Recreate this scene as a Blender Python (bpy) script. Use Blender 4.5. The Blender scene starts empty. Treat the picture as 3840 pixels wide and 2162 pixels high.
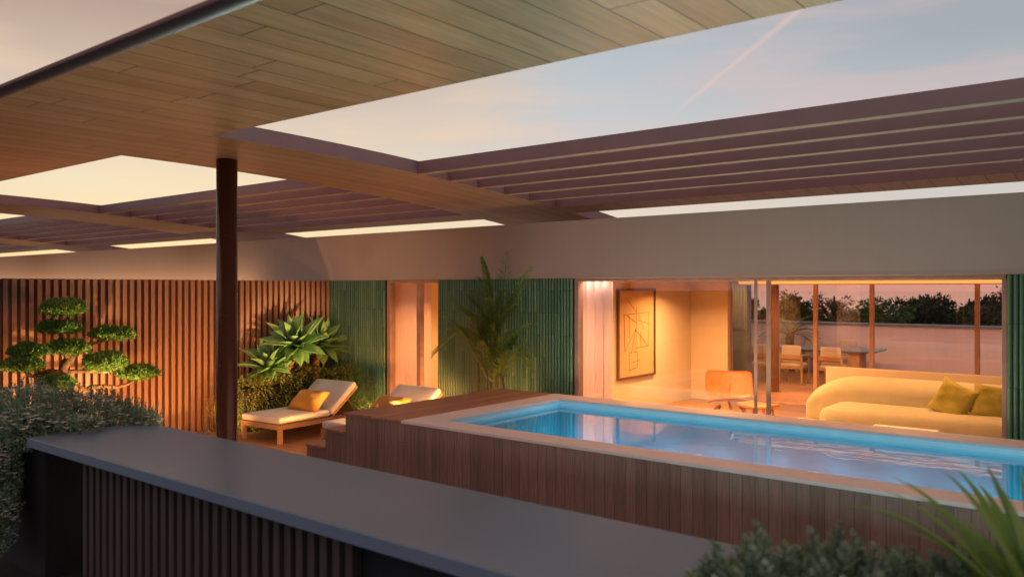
import bpy, math, random
from mathutils import Vector, Matrix
random.seed(7)
C = bpy.context.scene.collection
EYE = 2.2
FPX = 3022.0
YAW = math.atan(2410 / 3022)
FW = Vector((-math.sin(YAW), math.cos(YAW), 0)); RT = Vector((math.cos(YAW), math.sin(YAW), 0))
def ray(u, v):
    return FW + RT * ((u - 1920) / FPX) + Vector((0, 0, (1081 - v) / FPX))
def at(u, v, w): return Vector((0, 0, EYE)) + ray(u, v) * w
def at_x(u, v, x):
    d = ray(u, v); return Vector((0, 0, EYE)) + d * (x / d.x)
def at_y(u, v, y):
    d = ray(u, v); return Vector((0, 0, EYE)) + d * (y / d.y)
def par(y): return 3.6 - .0082 * max(0, y - 4.07) ** 2      # underside of the roof, drooping towards the house

# ------------------------------------------------------------------ materials
def new_mat(name):
    m = bpy.data.materials.new(name); m.use_nodes = True
    nt = m.node_tree; nt.nodes.clear()
    out = nt.nodes.new('ShaderNodeOutputMaterial')
    return m, nt, out
class N:
    def __init__(s, nt): s.nt = nt
    def n(s, t, **k):
        x = s.nt.nodes.new(t)
        for a, b in k.items(): setattr(x, a, b)
        return x
    def l(s, a, b): s.nt.links.new(a, b)
    def inp(s, sock, v):
        if hasattr(v, 'is_output') or isinstance(v, bpy.types.NodeSocket): s.l(v, sock)
        else: sock.default_value = v
    def math(s, op, a, b=0.0, c=None):
        x = s.n('ShaderNodeMath', operation=op); s.inp(x.inputs[0], a); s.inp(x.inputs[1], b)
        if c is not None: s.inp(x.inputs[2], c)
        return x.outputs[0]
    def mix(s, f, a, b, bt='MIX'):
        x = s.n('ShaderNodeMix', data_type='RGBA', blend_type=bt)
        s.inp(x.inputs[0], f); s.inp(x.inputs[6], a); s.inp(x.inputs[7], b); return x.outputs[2]
    def ramp(s, f, stops, interp='LINEAR'):
        x = s.n('ShaderNodeValToRGB'); x.color_ramp.interpolation = interp
        e = x.color_ramp.elements
        while len(e) < len(stops): e.new(.5)
        for i, (p, c) in enumerate(stops):
            e[i].position = p; e[i].color = (*c, 1) if len(c) == 3 else c
        s.l(f, x.inputs[0]); return x.outputs[0]
    def noise(s, vec, scale=5, detail=4, rough=.55, dim='3D'):
        x = s.n('ShaderNodeTexNoise'); x.inputs['Scale'].default_value = scale
        x.inputs['Detail'].default_value = detail; x.inputs['Roughness'].default_value = rough
        if vec is not None: s.l(vec, x.inputs['Vector'])
        return x.outputs['Fac']
    def mapping(s, vec, scale=(1, 1, 1), loc=(0, 0, 0)):
        x = s.n('ShaderNodeMapping'); x.inputs['Scale'].default_value = scale; x.inputs['Location'].default_value = loc
        s.l(vec, x.inputs[0]); return x.outputs[0]
    def bump(s, h, strength=.3, dist=.01):
        x = s.n('ShaderNodeBump'); x.inputs['Strength'].default_value = strength; x.inputs['Distance'].default_value = dist
        s.l(h, x.inputs['Height']); return x.outputs[0]
    def bsdf(s, out, col, rough=.6, spec=.4, metal=0, nrm=None, **k):
        b = s.n('ShaderNodeBsdfPrincipled')
        s.inp(b.inputs['Base Color'], col if not isinstance(col, tuple) else (*col[:3], 1))
        s.inp(b.inputs['Roughness'], rough); b.inputs['Specular IOR Level'].default_value = spec
        b.inputs['Metallic'].default_value = metal
        if nrm is not None: s.l(nrm, b.inputs['Normal'])
        for a, v in k.items(): s.inp(b.inputs[a.replace('_', ' ')], v)
        s.l(b.outputs[0], out.inputs[0]); return b
    def obj(s): return s.n('ShaderNodeTexCoord').outputs['Object']

def plain(name, col, rough=.6, spec=.4, metal=0, var=.12, scale=6, bump=.05, bdist=.004):
    m, nt, out = new_mat(name); g = N(nt); o = g.obj()
    f = g.noise(o, scale, 5)
    f2 = g.noise(o, scale * 9, 3)
    a = tuple(c * (1 - var) for c in col); b = tuple(min(1, c * (1 + var)) for c in col)
    c = g.ramp(f, [(.3, a), (.7, b)])
    g.bsdf(out, c, g.math('MULTIPLY_ADD', f2, .2, rough - .1), spec, metal, g.bump(f2, bump, bdist))
    return m

def planks(name, cols, axis, width, length, rough=.55, seam=(.02, .012, .008), gap=.012, grain=1.0, spec=.35, across=None, bump=.25):
    """boards running along `axis` ('X','Y','Z'); across = the axis that counts boards"""
    m, nt, out = new_mat(name); g = N(nt); o = g.obj()
    sp = g.n('ShaderNodeSeparateXYZ'); g.l(o, sp.inputs[0])
    ax = {'X': 0, 'Y': 1, 'Z': 2}
    across = across or {'X': 'Y', 'Y': 'X', 'Z': 'X'}[axis]
    t = g.math('DIVIDE', sp.outputs[ax[across]], width)
    i = g.math('FLOOR', t)
    wn = g.n('ShaderNodeTexWhiteNoise', noise_dimensions='1D'); g.l(i, wn.inputs['W'])
    off = wn.outputs['Value']
    t2 = g.math('ADD', g.math('DIVIDE', sp.outputs[ax[axis]], length), g.math('MULTIPLY', off, 7.31))
    j = g.math('FLOOR', t2)
    cv = g.n('ShaderNodeCombineXYZ'); g.l(i, cv.inputs[0]); g.l(j, cv.inputs[1])
    wn2 = g.n('ShaderNodeTexWhiteNoise', noise_dimensions='2D'); g.l(cv.outputs[0], wn2.inputs['Vector'])
    r = wn2.outputs['Value']
    col = g.ramp(r, [(k / (len(cols) - 1), c) for k, c in enumerate(cols)])
    sc = [22 * grain] * 3; sc[ax[axis]] = 1.1 * grain
    cv2 = g.n('ShaderNodeVectorMath', operation='ADD'); g.l(o, cv2.inputs[0]); g.l(wn2.outputs['Color'], cv2.inputs[1])
    gr = g.noise(g.mapping(cv2.outputs[0], tuple(sc)), 3.0, 6, .6)
    big = g.noise(g.mapping(cv2.outputs[0], tuple(q * .25 for q in sc)), 3.0, 3, .6)
    col = g.mix(g.ramp(gr, [(.35, (.55,) * 3), (.65, (0,) * 3)]), col, (*[c * .6 for c in cols[0]], 1))
    col = g.mix(g.ramp(big, [(.4, (0,) * 3), (.75, (.35,) * 3)]), col, (*[min(1, c * 1.5) for c in cols[-1]], 1))
    fx = g.math('PINGPONG', t, .5); fy = g.math('PINGPONG', t2, .5)
    s1 = g.math('LESS_THAN', fx, gap / 2); s2 = g.math('LESS_THAN', fy, gap / 2 * width / length)
    sm = g.math('MAXIMUM', s1, s2)
    col = g.mix(sm, col, (*seam, 1))
    h = g.math('SUBTRACT', g.math('MULTIPLY', gr, .3), g.math('MULTIPLY', sm, 1.0))
    g.bsdf(out, col, g.math('MULTIPLY_ADD', gr, .25, rough - .12), spec, 0, g.bump(h, bump, .006))
    return m

def leaf(name, cols, rough=.5, trans=.25, spec=.35):
    m, nt, out = new_mat(name); g = N(nt)
    ge = g.n('ShaderNodeNewGeometry')
    col = g.ramp(ge.outputs['Random Per Island'], [(k / (len(cols) - 1), c) for k, c in enumerate(cols)])
    p = g.bsdf(out, col, rough, spec)
    t = g.n('ShaderNodeBsdfTranslucent'); g.l(col, t.inputs[0])
    mx = g.n('ShaderNodeMixShader'); mx.inputs[0].default_value = trans
    g.l(p.outputs[0], mx.inputs[1]); g.l(t.outputs[0], mx.inputs[2]); g.l(mx.outputs[0], out.inputs[0])
    return m

def emit(name, col, s):
    m, nt, out = new_mat(name); e = nt.nodes.new('ShaderNodeEmission')
    e.inputs[0].default_value = (*col, 1); e.inputs[1].default_value = s
    nt.links.new(e.outputs[0], out.inputs[0]); return m

def glassy(name, tint, f0=.04, rough=0.0, water=False, power=5.0):
    m, nt, out = new_mat(name); g = N(nt)
    lw = g.n('ShaderNodeLayerWeight'); lw.inputs[0].default_value = .5
    tr = g.n('ShaderNodeBsdfTransparent'); tr.inputs[0].default_value = (*tint, 1)
    gl = g.n('ShaderNodeBsdfGlossy'); gl.inputs['Roughness'].default_value = rough
    if water:
        o = g.obj()
        n1 = g.noise(g.mapping(o, (1.0, 2.2, 1)), 1.6, 3, .5); n2 = g.noise(g.mapping(o, (1.3, 3.0, 1), (3, 5, 0)), 5.0, 2, .5)
        b = g.bump(g.math('ADD', n1, g.math('MULTIPLY', n2, .12)), .10, .02)
        g.l(b, lw.inputs['Normal']); g.l(b, gl.inputs['Normal'])
    f5 = g.math('POWER', lw.outputs['Facing'], power)
    fac = g.math('MULTIPLY_ADD', f5, 1 - f0, f0)
    mx = g.n('ShaderNodeMixShader'); g.l(fac, mx.inputs[0]); g.l(tr.outputs[0], mx.inputs[1]); g.l(gl.outputs[0], mx.inputs[2])
    g.l(mx.outputs[0], out.inputs[0]); return m

def fabric(name, col, rough=.9, weave=260, var=.1):
    m, nt, out = new_mat(name); g = N(nt); o = g.obj()
    w1 = g.n('ShaderNodeTexWave'); w1.inputs['Scale'].default_value = weave / 6; w1.inputs['Distortion'].default_value = 2
    g.l(o, w1.inputs[0])
    f = g.noise(o, weave, 2); f2 = g.noise(o, 5, 4)
    a = tuple(c * (1 - var) for c in col); b = tuple(min(1, c * (1 + var)) for c in col)
    c = g.ramp(g.math('MULTIPLY_ADD', f, .5, g.math('MULTIPLY', f2, .5)), [(.35, a), (.65, b)])
    h = g.math('ADD', f, g.math('MULTIPLY', f2, 3))
    g.bsdf(out, c, rough, .2, 0, g.bump(h, .35, .004), Sheen_Weight=.25)
    return m

def tiles(name):
    """upright finger tiles: one glaze tone per tile"""
    m, nt, out = new_mat(name); g = N(nt); o = g.obj()
    sp = g.n('ShaderNodeSeparateXYZ'); g.l(o, sp.inputs[0])
    i = g.math('FLOOR', g.math('DIVIDE', sp.outputs[0], .05))
    wn = g.n('ShaderNodeTexWhiteNoise', noise_dimensions='1D'); g.l(i, wn.inputs['W'])
    t = g.math('ADD', g.math('DIVIDE', sp.outputs[2], .62), g.math('MULTIPLY', g.math('FLOOR', g.math('MULTIPLY', wn.outputs[0], 2)), .5))
    j = g.math('FLOOR', t)
    cv = g.n('ShaderNodeCombineXYZ'); g.l(i, cv.inputs[0]); g.l(j, cv.inputs[1])
    w2 = g.n('ShaderNodeTexWhiteNoise', noise_dimensions='2D'); g.l(cv.outputs[0], w2.inputs['Vector'])
    col = g.ramp(w2.outputs[0], [(0, (.10, .21, .105)), (.5, (.125, .25, .13)), (.9, (.145, .275, .145)), (1, (.22, .35, .21))])
    n = g.noise(o, 14, 4)
    col = g.mix(g.ramp(n, [(.4, (0,) * 3), (.8, (.5,) * 3)]), col, (.09, .19, .09, 1))
    sm = g.math('LESS_THAN', g.math('PINGPONG', t, .5), .006)
    col = g.mix(sm, col, (.045, .11, .06, 1))
    h = g.math('SUBTRACT', g.math('MULTIPLY', g.noise(o, 30, 2), .4), sm)
    g.bsdf(out, col, g.math('MULTIPLY_ADD', w2.outputs[0], .18, .22), .55, 0, g.bump(h, .2, .004))
    return m

def plaster(name, col, var=.08):
    m, nt, out = new_mat(name); g = N(nt); o = g.obj()
    f = g.noise(o, 1.3, 6, .6); f2 = g.noise(o, 60, 4); f3 = g.noise(g.mapping(o, (6, 6, .5)), 1.2, 4)
    a = tuple(c * (1 - var) for c in col); b = tuple(min(1, c * (1 + var)) for c in col)
    c = g.ramp(g.math('MULTIPLY_ADD', f3, .4, g.math('MULTIPLY', f, .6)), [(.3, a), (.7, b)])
    g.bsdf(out, c, .85, .25, 0, g.bump(f2, .12, .003))
    return m

M = {}
M['soffit'] = planks('soffit_boards', [(.30, .175, .085), (.36, .22, .11), (.42, .27, .145), (.34, .20, .12)], 'Y', .26, 2.3, .36, (.03, .03, .024), .04, .6, .45)
M['deck'] = planks('terrace_boards', [(.34, .165, .08), (.42, .22, .11), (.48, .26, .13)], 'X', .14, 2.6, .5, (.02, .01, .006), .05, 1.0)
M['platform'] = planks('platform_boards', [(.34, .155, .085), (.42, .20, .115), (.48, .24, .14)], 'Y', .13, 9, .5, (.04, .02, .012), .03, 1.0)
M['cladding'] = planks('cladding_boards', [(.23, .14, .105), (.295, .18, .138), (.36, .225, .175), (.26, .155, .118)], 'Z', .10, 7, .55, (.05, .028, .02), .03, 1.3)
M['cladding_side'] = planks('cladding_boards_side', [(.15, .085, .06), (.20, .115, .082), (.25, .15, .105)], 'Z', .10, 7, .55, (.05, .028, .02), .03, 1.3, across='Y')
M['indoor'] = planks('oak_floor', [(.30, .17, .08), (.36, .21, .10), (.40, .24, .12)], 'X', .16, 2.2, .4, (.05, .03, .015), .02, .8)
M['metal'] = plain('painted_metal', (.24, .125, .115), .45, .4, 0, .06, 3, .03)
M['louvre_edge'] = plain('louvre_underside', (.38, .28, .20), .5, .4, 0, .06, 3, .02)
M['dark_metal'] = plain('bronze_tube', (.17, .10, .085), .36, .5, .7, .1, 4, .02)
M['column'] = plain('bronze_column', (.10, .028, .016), .24, .5, .2, .05, 1, .0)
M['plaster'] = plaster('facade_plaster', (.51, .41, .325), .035)
M['indoor_wall'] = plaster('indoor_plaster', (.62, .52, .40), .04)
M['white_wall'] = plaster('parapet_plaster', (.72, .57, .58))
M['grey_cap'] = plain('parapet_cap', (.16, .17, .19), .5)
def stone():
    m, nt, out = new_mat('countertop_stone'); g = N(nt); o = g.obj()
    f = g.noise(o, 1.1, 3, .5); f2 = g.noise(o, 220, 2)
    c = g.ramp(g.math('MULTIPLY_ADD', f2, .35, g.math('MULTIPLY', f, .65)), [(.3, (.14, .19, .25)), (.7, (.17, .225, .295))])
    g.bsdf(out, c, g.math('MULTIPLY_ADD', f, .16, .24), .45); return m
M['stone'] = stone()
M['coping'] = plain('coping_stone', (.74, .62, .57), .55, .35, 0, .06, 4, .06)
M['pool'] = plain('pool_shell', (.15, .58, .76), .4, .4, 0, .05, 3, .02)
M['fence'] = planks('fence_timber', [(.24, .115, .07), (.30, .15, .09), (.27, .13, .078)], 'Z', .1, 5, .5, (.2, .09, .045), 0.0, 1.2, across='Y')
M['fence_back'] = plain('fence_backing', (.11, .05, .03), .8)
M['bar_slat'] = planks('bar_timber', [(.06, .044, .033), (.085, .062, .047), (.07, .052, .04)], 'Z', .09, 5, .6, (.06, .05, .04), 0.0, 1.2)
M['black'] = plain('shade_black', (.012, .011, .011), .8)  # near black puts the shade of the bar recesses into the colour
M['tile'] = tiles('green_finger_tile')
M['frame'] = plain('bronze_frame', (.50, .31, .22), .45, .4, 0)
M['glass'] = glassy('window_glass', (.975, .975, .97))
M['water'] = glassy('pool_water', (.62, .93, .97), .05, 0, True, 3.1)
M['teak'] = planks('teak', [(.34, .18, .085), (.42, .23, .11)], 'Y', .3, 5, .5, (.3, .16, .08), 0.0, 1.4)
M['oak'] = planks('oak_furniture', [(.36, .20, .085), (.42, .25, .11)], 'Y', .3, 5, .5, (.3, .16, .08), 0.0, 1.4)
M['canvas'] = fabric('cushion_canvas', (.62, .57, .50))
M['orange'] = fabric('orange_velvet', (.52, .22, .025), .7)
M['sofa'] = fabric('sofa_linen', (.43, .39, .27), .9, 180)
M['pillow'] = fabric('mustard_knit', (.34, .30, .06), .9, 120, .3)
M['chair_fabric'] = fabric('chair_canvas', (.50, .42, .34))
M['ply'] = planks('bent_plywood', [(.55, .21, .05), (.60, .25, .06)], 'Z', .5, 5, .35, (.4, .2, .08), 0.0, 1.0)
M['curtain'] = leaf('linen_curtain', [(.92, .80, .84), (.92, .80, .84)], .9, .25)
M['sheer'] = leaf('sheer_curtain', [(.86, .70, .68), (.86, .70, .68)], .9, .4)
M['paper'] = plain('drawing_paper', (.52, .36, .19), .8, .2, 0, .05)
M['ink'] = plain('ink_line', (.10, .06, .03), .8)
M['picture_frame'] = plain('picture_frame_wood', (.12, .06, .025), .5)
M['white_paint'] = plain('white_lacquer', (.66, .62, .54), .5)
M['soil'] = plain('planter_soil', (.03, .02, .014), .95, .1, 0, .4, 30, .6, .02)
M['bark'] = plain('bonsai_bark', (.16, .085, .045), .85, .2, 0, .45, 22, .8, .02)
M['bark_dark'] = plain('tree_bark', (.05, .035, .028), .9, .2, 0, .4, 8, .8, .03)
M['agave_stem'] = plain('agave_stem', (.34, .17, .07), .7, .3, 0, .3, 25, .6, .01)
M['cane'] = plain('palm_cane', (.16, .11, .05), .6, .3, 0, .4, 18, .5, .01)
M['pine'] = leaf('bonsai_needles', [(.035, .10, .022), (.07, .17, .032), (.14, .25, .045), (.22, .33, .05)], .55, .2)
M['agave'] = leaf('agave_leaf', [(.15, .29, .08), (.20, .36, .10), (.26, .43, .13)], .42, .12)
M['hedge'] = leaf('hedge_leaf', [(.11, .16, .025), (.17, .22, .04), (.24, .26, .05), (.29, .26, .06)], .5, .3)
M['palm'] = leaf('palm_leaflet', [(.10, .22, .045), (.15, .29, .06), (.21, .33, .065)], .45, .3)
M['yucca'] = leaf('yucca_blade', [(.13, .26, .05), (.19, .33, .06), (.25, .36, .08)], .45, .15)
M['grey_leaf'] = leaf('grey_shrub_leaf', [(.15, .24, .15), (.24, .35, .24), (.34, .44, .34), (.18, .26, .09)], .65, .25)
M['bush'] = leaf('trailing_bush_leaf', [(.16, .25, .13), (.24, .34, .20), (.36, .44, .30), (.22, .27, .12)], .65, .25)
M['flower'] = leaf('pale_flower', [(.66, .62, .56), (.8, .76, .70)], .7, .3)
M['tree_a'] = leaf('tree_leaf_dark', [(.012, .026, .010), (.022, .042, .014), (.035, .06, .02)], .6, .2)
M['tree_b'] = leaf('tree_leaf_green', [(.03, .085, .02), (.05, .12, .03), (.07, .15, .04)], .55, .3)
M['tree_c'] = leaf('tree_leaf_brown', [(.055, .04, .025), (.085, .065, .035), (.06, .06, .03)], .6, .3)
M['ground'] = plain('far_ground', (.045, .04, .03), .95, .1, 0, .5, .02, .2)
M['sky_mirror'] = plain('sky_mirror_face', (.02, .03, .035), .06, .5, 0, .1, .01, .0)  # glossy finish to repeat the pink sky below the horizon
M['ribbed'] = plain('ribbed_cladding', (.11, .135, .18), .5, .4, .2)
M['lens'] = emit('lamp_lens', (1, .58, .25), 3.5)
M['strip'] = emit('led_strip', (1, .42, .10), .9)
M['pool_lens'] = emit('pool_lamp_lens', (.35, .9, 1), 18)
M['band'] = plain('waterline_glow_tone', (.72, .84, .87), .35, .5, 0, .04, 8, .02)  # paler tone paints the glow on the wall above the water
M['paving'] = plain('dark_paving', (.022, .022, .024), .7, .3, 0, .2, 3, .1)
M['fixture'] = plain('lamp_housing', (.03, .028, .026), .5)

# ------------------------------------------------------------------ mesh builder
class MB:
    def __init__(s): s.v = []; s.f = []; s.mi = []
    def quad(s, a, b, c, d, mi=0):
        i = len(s.v); s.v += [tuple(a), tuple(b), tuple(c), tuple(d)]; s.f.append((i, i + 1, i + 2, i + 3)); s.mi.append(mi)
    def tri(s, a, b, c, mi=0):
        i = len(s.v); s.v += [tuple(a), tuple(b), tuple(c)]; s.f.append((i, i + 1, i + 2)); s.mi.append(mi)
    def box(s, x0, x1, y0, y1, z0, z1, mi=0, bottom=None):
        i = len(s.v)
        s.v += [(x0, y0, z0), (x1, y0, z0), (x1, y1, z0), (x0, y1, z0), (x0, y0, z1), (x1, y0, z1), (x1, y1, z1), (x0, y1, z1)]
        fs = [(0, 3, 2, 1), (4, 5, 6, 7), (0, 1, 5, 4), (1, 2, 6, 5), (2, 3, 7, 6), (3, 0, 4, 7)]
        for k, f in enumerate(fs):
            s.f.append(tuple(i + q for q in f)); s.mi.append(bottom if (k == 0 and bottom is not None) else mi)
    def obox(s, c, ux, uy, uz, mi=0):
        """box from centre and three half-axis vectors"""
        i = len(s.v); c = Vector(c); ux, uy, uz = Vector(ux), Vector(uy), Vector(uz)
        for sz in (-1, 1):
            for sx, sy in ((-1, -1), (1, -1), (1, 1), (-1, 1)):
                s.v.append(tuple(c + ux * sx + uy * sy + uz * sz))
        for f in [(0, 3, 2, 1), (4, 5, 6, 7), (0, 1, 5, 4), (1, 2, 6, 5), (2, 3, 7, 6), (3, 0, 4, 7)]:
            s.f.append(tuple(i + q for q in f)); s.mi.append(mi)
    def bar(s, a, b, w, h, up=(0, 0, 1)):
        a, b = Vector(a), Vector(b); d = (b - a); n = d.normalized()
        side = n.cross(Vector(up)); side = side.normalized() if side.length > 1e-5 else Vector((1, 0, 0))
        u = side.cross(n)
        s.obox((a + b) / 2, d / 2, side * w / 2, u * h / 2)
    def tube(s, pts, rad, n=8, caps=True):
        pts = [Vector(p) for p in pts]; rad = rad if isinstance(rad, (list, tuple)) else [rad] * len(pts)
        base = len(s.v); ref = None
        for k, p in enumerate(pts):
            t = (pts[min(k + 1, len(pts) - 1)] - pts[max(k - 1, 0)]).normalized()
            if ref is None: ref = t.orthogonal().normalized()
            ref = (ref - t * ref.dot(t)); ref = ref.normalized() if ref.length > 1e-6 else t.orthogonal().normalized()
            bi = t.cross(ref)
            for q in range(n):
                an = 2 * math.pi * q / n
                s.v.append(tuple(p + (ref * math.cos(an) + bi * math.sin(an)) * rad[k]))
        for k in range(len(pts) - 1):
            for q in range(n):
                a = base + k * n + q; b = base + k * n + (q + 1) % n
                s.f.append((a, b, b + n, a + n)); s.mi.append(0)
        if caps:
            s.f.append(tuple(base + q for q in reversed(range(n)))); s.mi.append(0)
            e = base + (len(pts) - 1) * n; s.f.append(tuple(e + q for q in range(n))); s.mi.append(0)
    def lathe(s, c, prof, n=20):
        base = len(s.v); c = Vector(c)
        for r, z in prof:
            for q in range(n):
                an = 2 * math.pi * q / n; s.v.append((c.x + r * math.cos(an), c.y + r * math.sin(an), c.z + z))
        for k in range(len(prof) - 1):
            for q in range(n):
                a = base + k * n + q; b = base + k * n + (q + 1) % n
                s.f.append((a, b, b + n, a + n)); s.mi.append(0)
        s.f.append(tuple(base + q for q in reversed(range(n)))); s.mi.append(0)
        e = base + (len(prof) - 1) * n; s.f.append(tuple(e + q for q in range(n))); s.mi.append(0)
    def rbox(s, c, half, r, res=7, warp=None, mat=None):
        """rounded block: a subdivided cube pushed out from its inner box by r"""
        c = Vector(c); hx, hy, hz = half
        lin = [-1, -.97] + [(-.9 + 1.8 * k / (res - 1)) for k in range(res)] + [.97, 1]
        idx = {}
        def vert(p):
            key = tuple(round(q, 4) for q in p)
            if key in idx: return idx[key]
            q = Vector((p[0] * hx, p[1] * hy, p[2] * hz))
            inner = Vector([max(-(h - r), min(h - r, k)) for k, h in zip(q, (hx, hy, hz))])
            d = q - inner
            q = inner + (d.normalized() * r if d.length > 1e-6 else d)
            if warp: q = warp(q)
            if mat is not None: q = mat @ q
            s.v.append(tuple(c + q)); idx[key] = len(s.v) - 1; return idx[key]
        n = len(lin)
        for ax in range(3):
            for sg in (-1, 1):
                for a in range(n - 1):
                    for b in range(n - 1):
                        ps = []
                        for (i, j) in ((a, b), (a + 1, b), (a + 1, b + 1), (a, b + 1)):
                            p = [0, 0, 0]; p[ax] = sg; p[(ax + 1) % 3] = lin[i]; p[(ax + 2) % 3] = lin[j]; ps.append(p)
                        if sg < 0: ps.reverse()
                        s.f.append(tuple(vert(p) for p in ps)); s.mi.append(0)
    def build(s, name, mat, parent=None, smooth=False, bevel=0, local=False):
        me = bpy.data.meshes.new(name)
        off = Vector((0, 0, 0))
        if parent is not None and not local:
            p = parent
            while p is not None: off += p.location; p = p.parent
        me.from_pydata([(v[0] - off.x, v[1] - off.y, v[2] - off.z) for v in s.v], [], s.f)
        for m in (mat if isinstance(mat, (list, tuple)) else [mat]): me.materials.append(m)
        me.polygons.foreach_set('material_index', s.mi)
        if smooth: me.polygons.foreach_set('use_smooth', [True] * len(s.f))
        me.update()
        o = bpy.data.objects.new(name, me); C.objects.link(o)
        if parent is not None: o.parent = parent
        if bevel:
            b = o.modifiers.new('bevel', 'BEVEL'); b.width = bevel; b.segments = 2; b.limit_method = 'ANGLE'
        return o
def tag(o, label=None, cat=None, group=None, kind=None):
    if label: o['label'] = label
    if cat: o['category'] = cat
    if group: o['group'] = group
    if kind: o['kind'] = kind
    return o
def thing(name, label, cat, loc=(0, 0, 0), rz=0, group=None):
    o = bpy.data.objects.new(name, None); C.objects.link(o); o.empty_display_size = .2
    o.location = loc; o.rotation_euler = (0, 0, rz)
    return tag(o, label, cat, group)
def copy_tree(o, parent=None):
    c = o.copy(); C.objects.link(c)
    if parent is not None: c.parent = parent
    for ch in list(o.children): copy_tree(ch, c)
    return c
def lamp(kind, name, loc, energy, col, parent=None, size=.1, to=None, angle=60, blend=.6, size_y=None, spread=180):
    l = bpy.data.lights.new(name, kind); l.energy = energy; l.color = col
    if kind == 'AREA':
        l.shape = 'RECTANGLE'; l.size = size; l.size_y = size_y or size; l.spread = math.radians(spread)
    else: l.shadow_soft_size = size
    if kind == 'SPOT': l.spot_size = math.radians(angle); l.spot_blend = blend
    o = bpy.data.objects.new(name, l); C.objects.link(o)
    loc = Vector(loc)
    if parent is not None:
        o.parent = parent; o.location = loc - parent.location
    else: o.location = loc
    if to is not None: o.rotation_euler = (Vector(to) - loc).to_track_quat('-Z', 'Y').to_euler()
    return o
def rnd(a, b): return random.uniform(a, b)
def rvec():
    while True:
        v = Vector((rnd(-1, 1), rnd(-1, 1), rnd(-1, 1)))
        if .05 < v.length < 1: return v.normalized()
def leafquad(mb, p, d, up, ln, w, mi=0):
    """one pointed leaf (two triangles folded on the midrib)"""
    d = d.normalized(); s = d.cross(up); s = s.normalized() if s.length > 1e-4 else d.orthogonal().normalized()
    n = s.cross(d)
    tip = p + d * ln; m = p + d * ln * .45
    i = len(mb.v)
    mb.v += [tuple(p), tuple(m + s * w / 2 + n * w * .15), tuple(tip), tuple(m - s * w / 2 + n * w * .15)]
    mb.f.append((i, i + 1, i + 2, i + 3)); mb.mi.append(mi)
WARM = (1.0, .46, .15); AMBER = (1.0, .42, .12)

# ------------------------------------------------------------------ the setting
b = MB(); b.box(-3000, 3000, -3000, 52, -7.4, -7.0); tag(b.build('ground', M['ground']), kind='structure')
b = MB(); b.box(-3000, 3000, 52.01, 3000, -7.8, -7.3); tag(b.build('sky_mirror', M['sky_mirror']), kind='structure')  # added mirror plane, brings the pink sky down behind the trees
b = MB(); b.box(-30, 9, -3, 9.086, -.25, 0); tag(b.build('terrace_floor', M['deck']), kind='structure')
b = MB(); b.box(-30, 9, -3, 3.28, 0.0, 0.004); tag(b.build('bar_paving', M['paving']), kind='structure')
b = MB(); b.box(-11.3, 6, 9.09, 15.38, -.25, 0.004); tag(b.build('indoor_floor', M['indoor']), kind='structure')
b = MB(); b.box(-30, 9, 15.384, 23.5, -.25, -.004); tag(b.build('rear_terrace_floor', M['deck']), kind='structure')

# ------------------------------------------------------------------ the house
YF = 9.09
house = thing('house', 'low flat roofed house with long plaster fascia above green tiled walls and glass doors', 'house', (-6, 9.09, 0))
b = MB(); b.box(-32, 9, YF - .02, YF + .28, 2.337, 3.121); b.build('fascia', M['plaster'], house, bevel=.006)
b = MB(); b.box(-32, 9, YF + .282, 16.4, 2.42, 2.70); b.build('roof_slab', M['plaster'], house)
b = MB(); b.box(-11.3, 6, YF + .285, 15.25, 2.345, 2.415); b.build('ceiling', M['indoor_wall'], house)
def tile_wall(x0, x1):
    t = MB(); n = round((x1 - x0) / .05); p = (x1 - x0) / n
    for k in range(n):
        c = x0 + (k + .5) * p; r = p * .40
        prof = [(c + r * math.cos(a), YF - .024 * math.sin(a)) for a in [math.pi * q / 6 for q in range(7)]]
        i = len(t.v)
        for x, y in prof: t.v += [(x, y, 0.0), (x, y, 2.335)]
        for q in range(6):
            a = i + 2 * q; t.f.append((a + 2, a, a + 1, a + 3)); t.mi.append(0)
    t.box(x0, x1, YF + .001, YF + .2, 0, 2.335, 1)
    return t.build('tile_wall', [M['tile'], M['fixture']], house, smooth=False)
for x0, x1 in ((-11.33, -9.92), (-8.71, -6.19), (-1.12, 3.2)):
    o = tile_wall(x0, x1)
    for p in o.data.polygons: p.use_smooth = p.material_index == 0
b = MB(); b.box(-7.43, -7.28, YF + .21, 15.0, 0.004, 2.344); b.build('partition_wall', M['indoor_wall'], house)
b = MB(); b.box(-7.279, -6.50, 14.886, 15.02, 0.004, 2.344); b.build('rear_wall', M['indoor_wall'], house)
b = MB(); b.box(-11.3, -7.432, 12.6, 12.75, 0.004, 2.344); b.box(-11.3, -11.1, YF + .21, 12.6, .004, 2.344); b.build('bedroom_wall', M['indoor_wall'], house)
b = MB(); b.box(1.0, 1.15, YF + .21, 15.2, 0.004, 2.344); b.build('end_wall', M['indoor_wall'], house)
b = MB(); b.box(-32, -11.36, YF, YF + .2, -.2, 2.335); b.build('neighbour_wall', M['plaster'], house)
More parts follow.
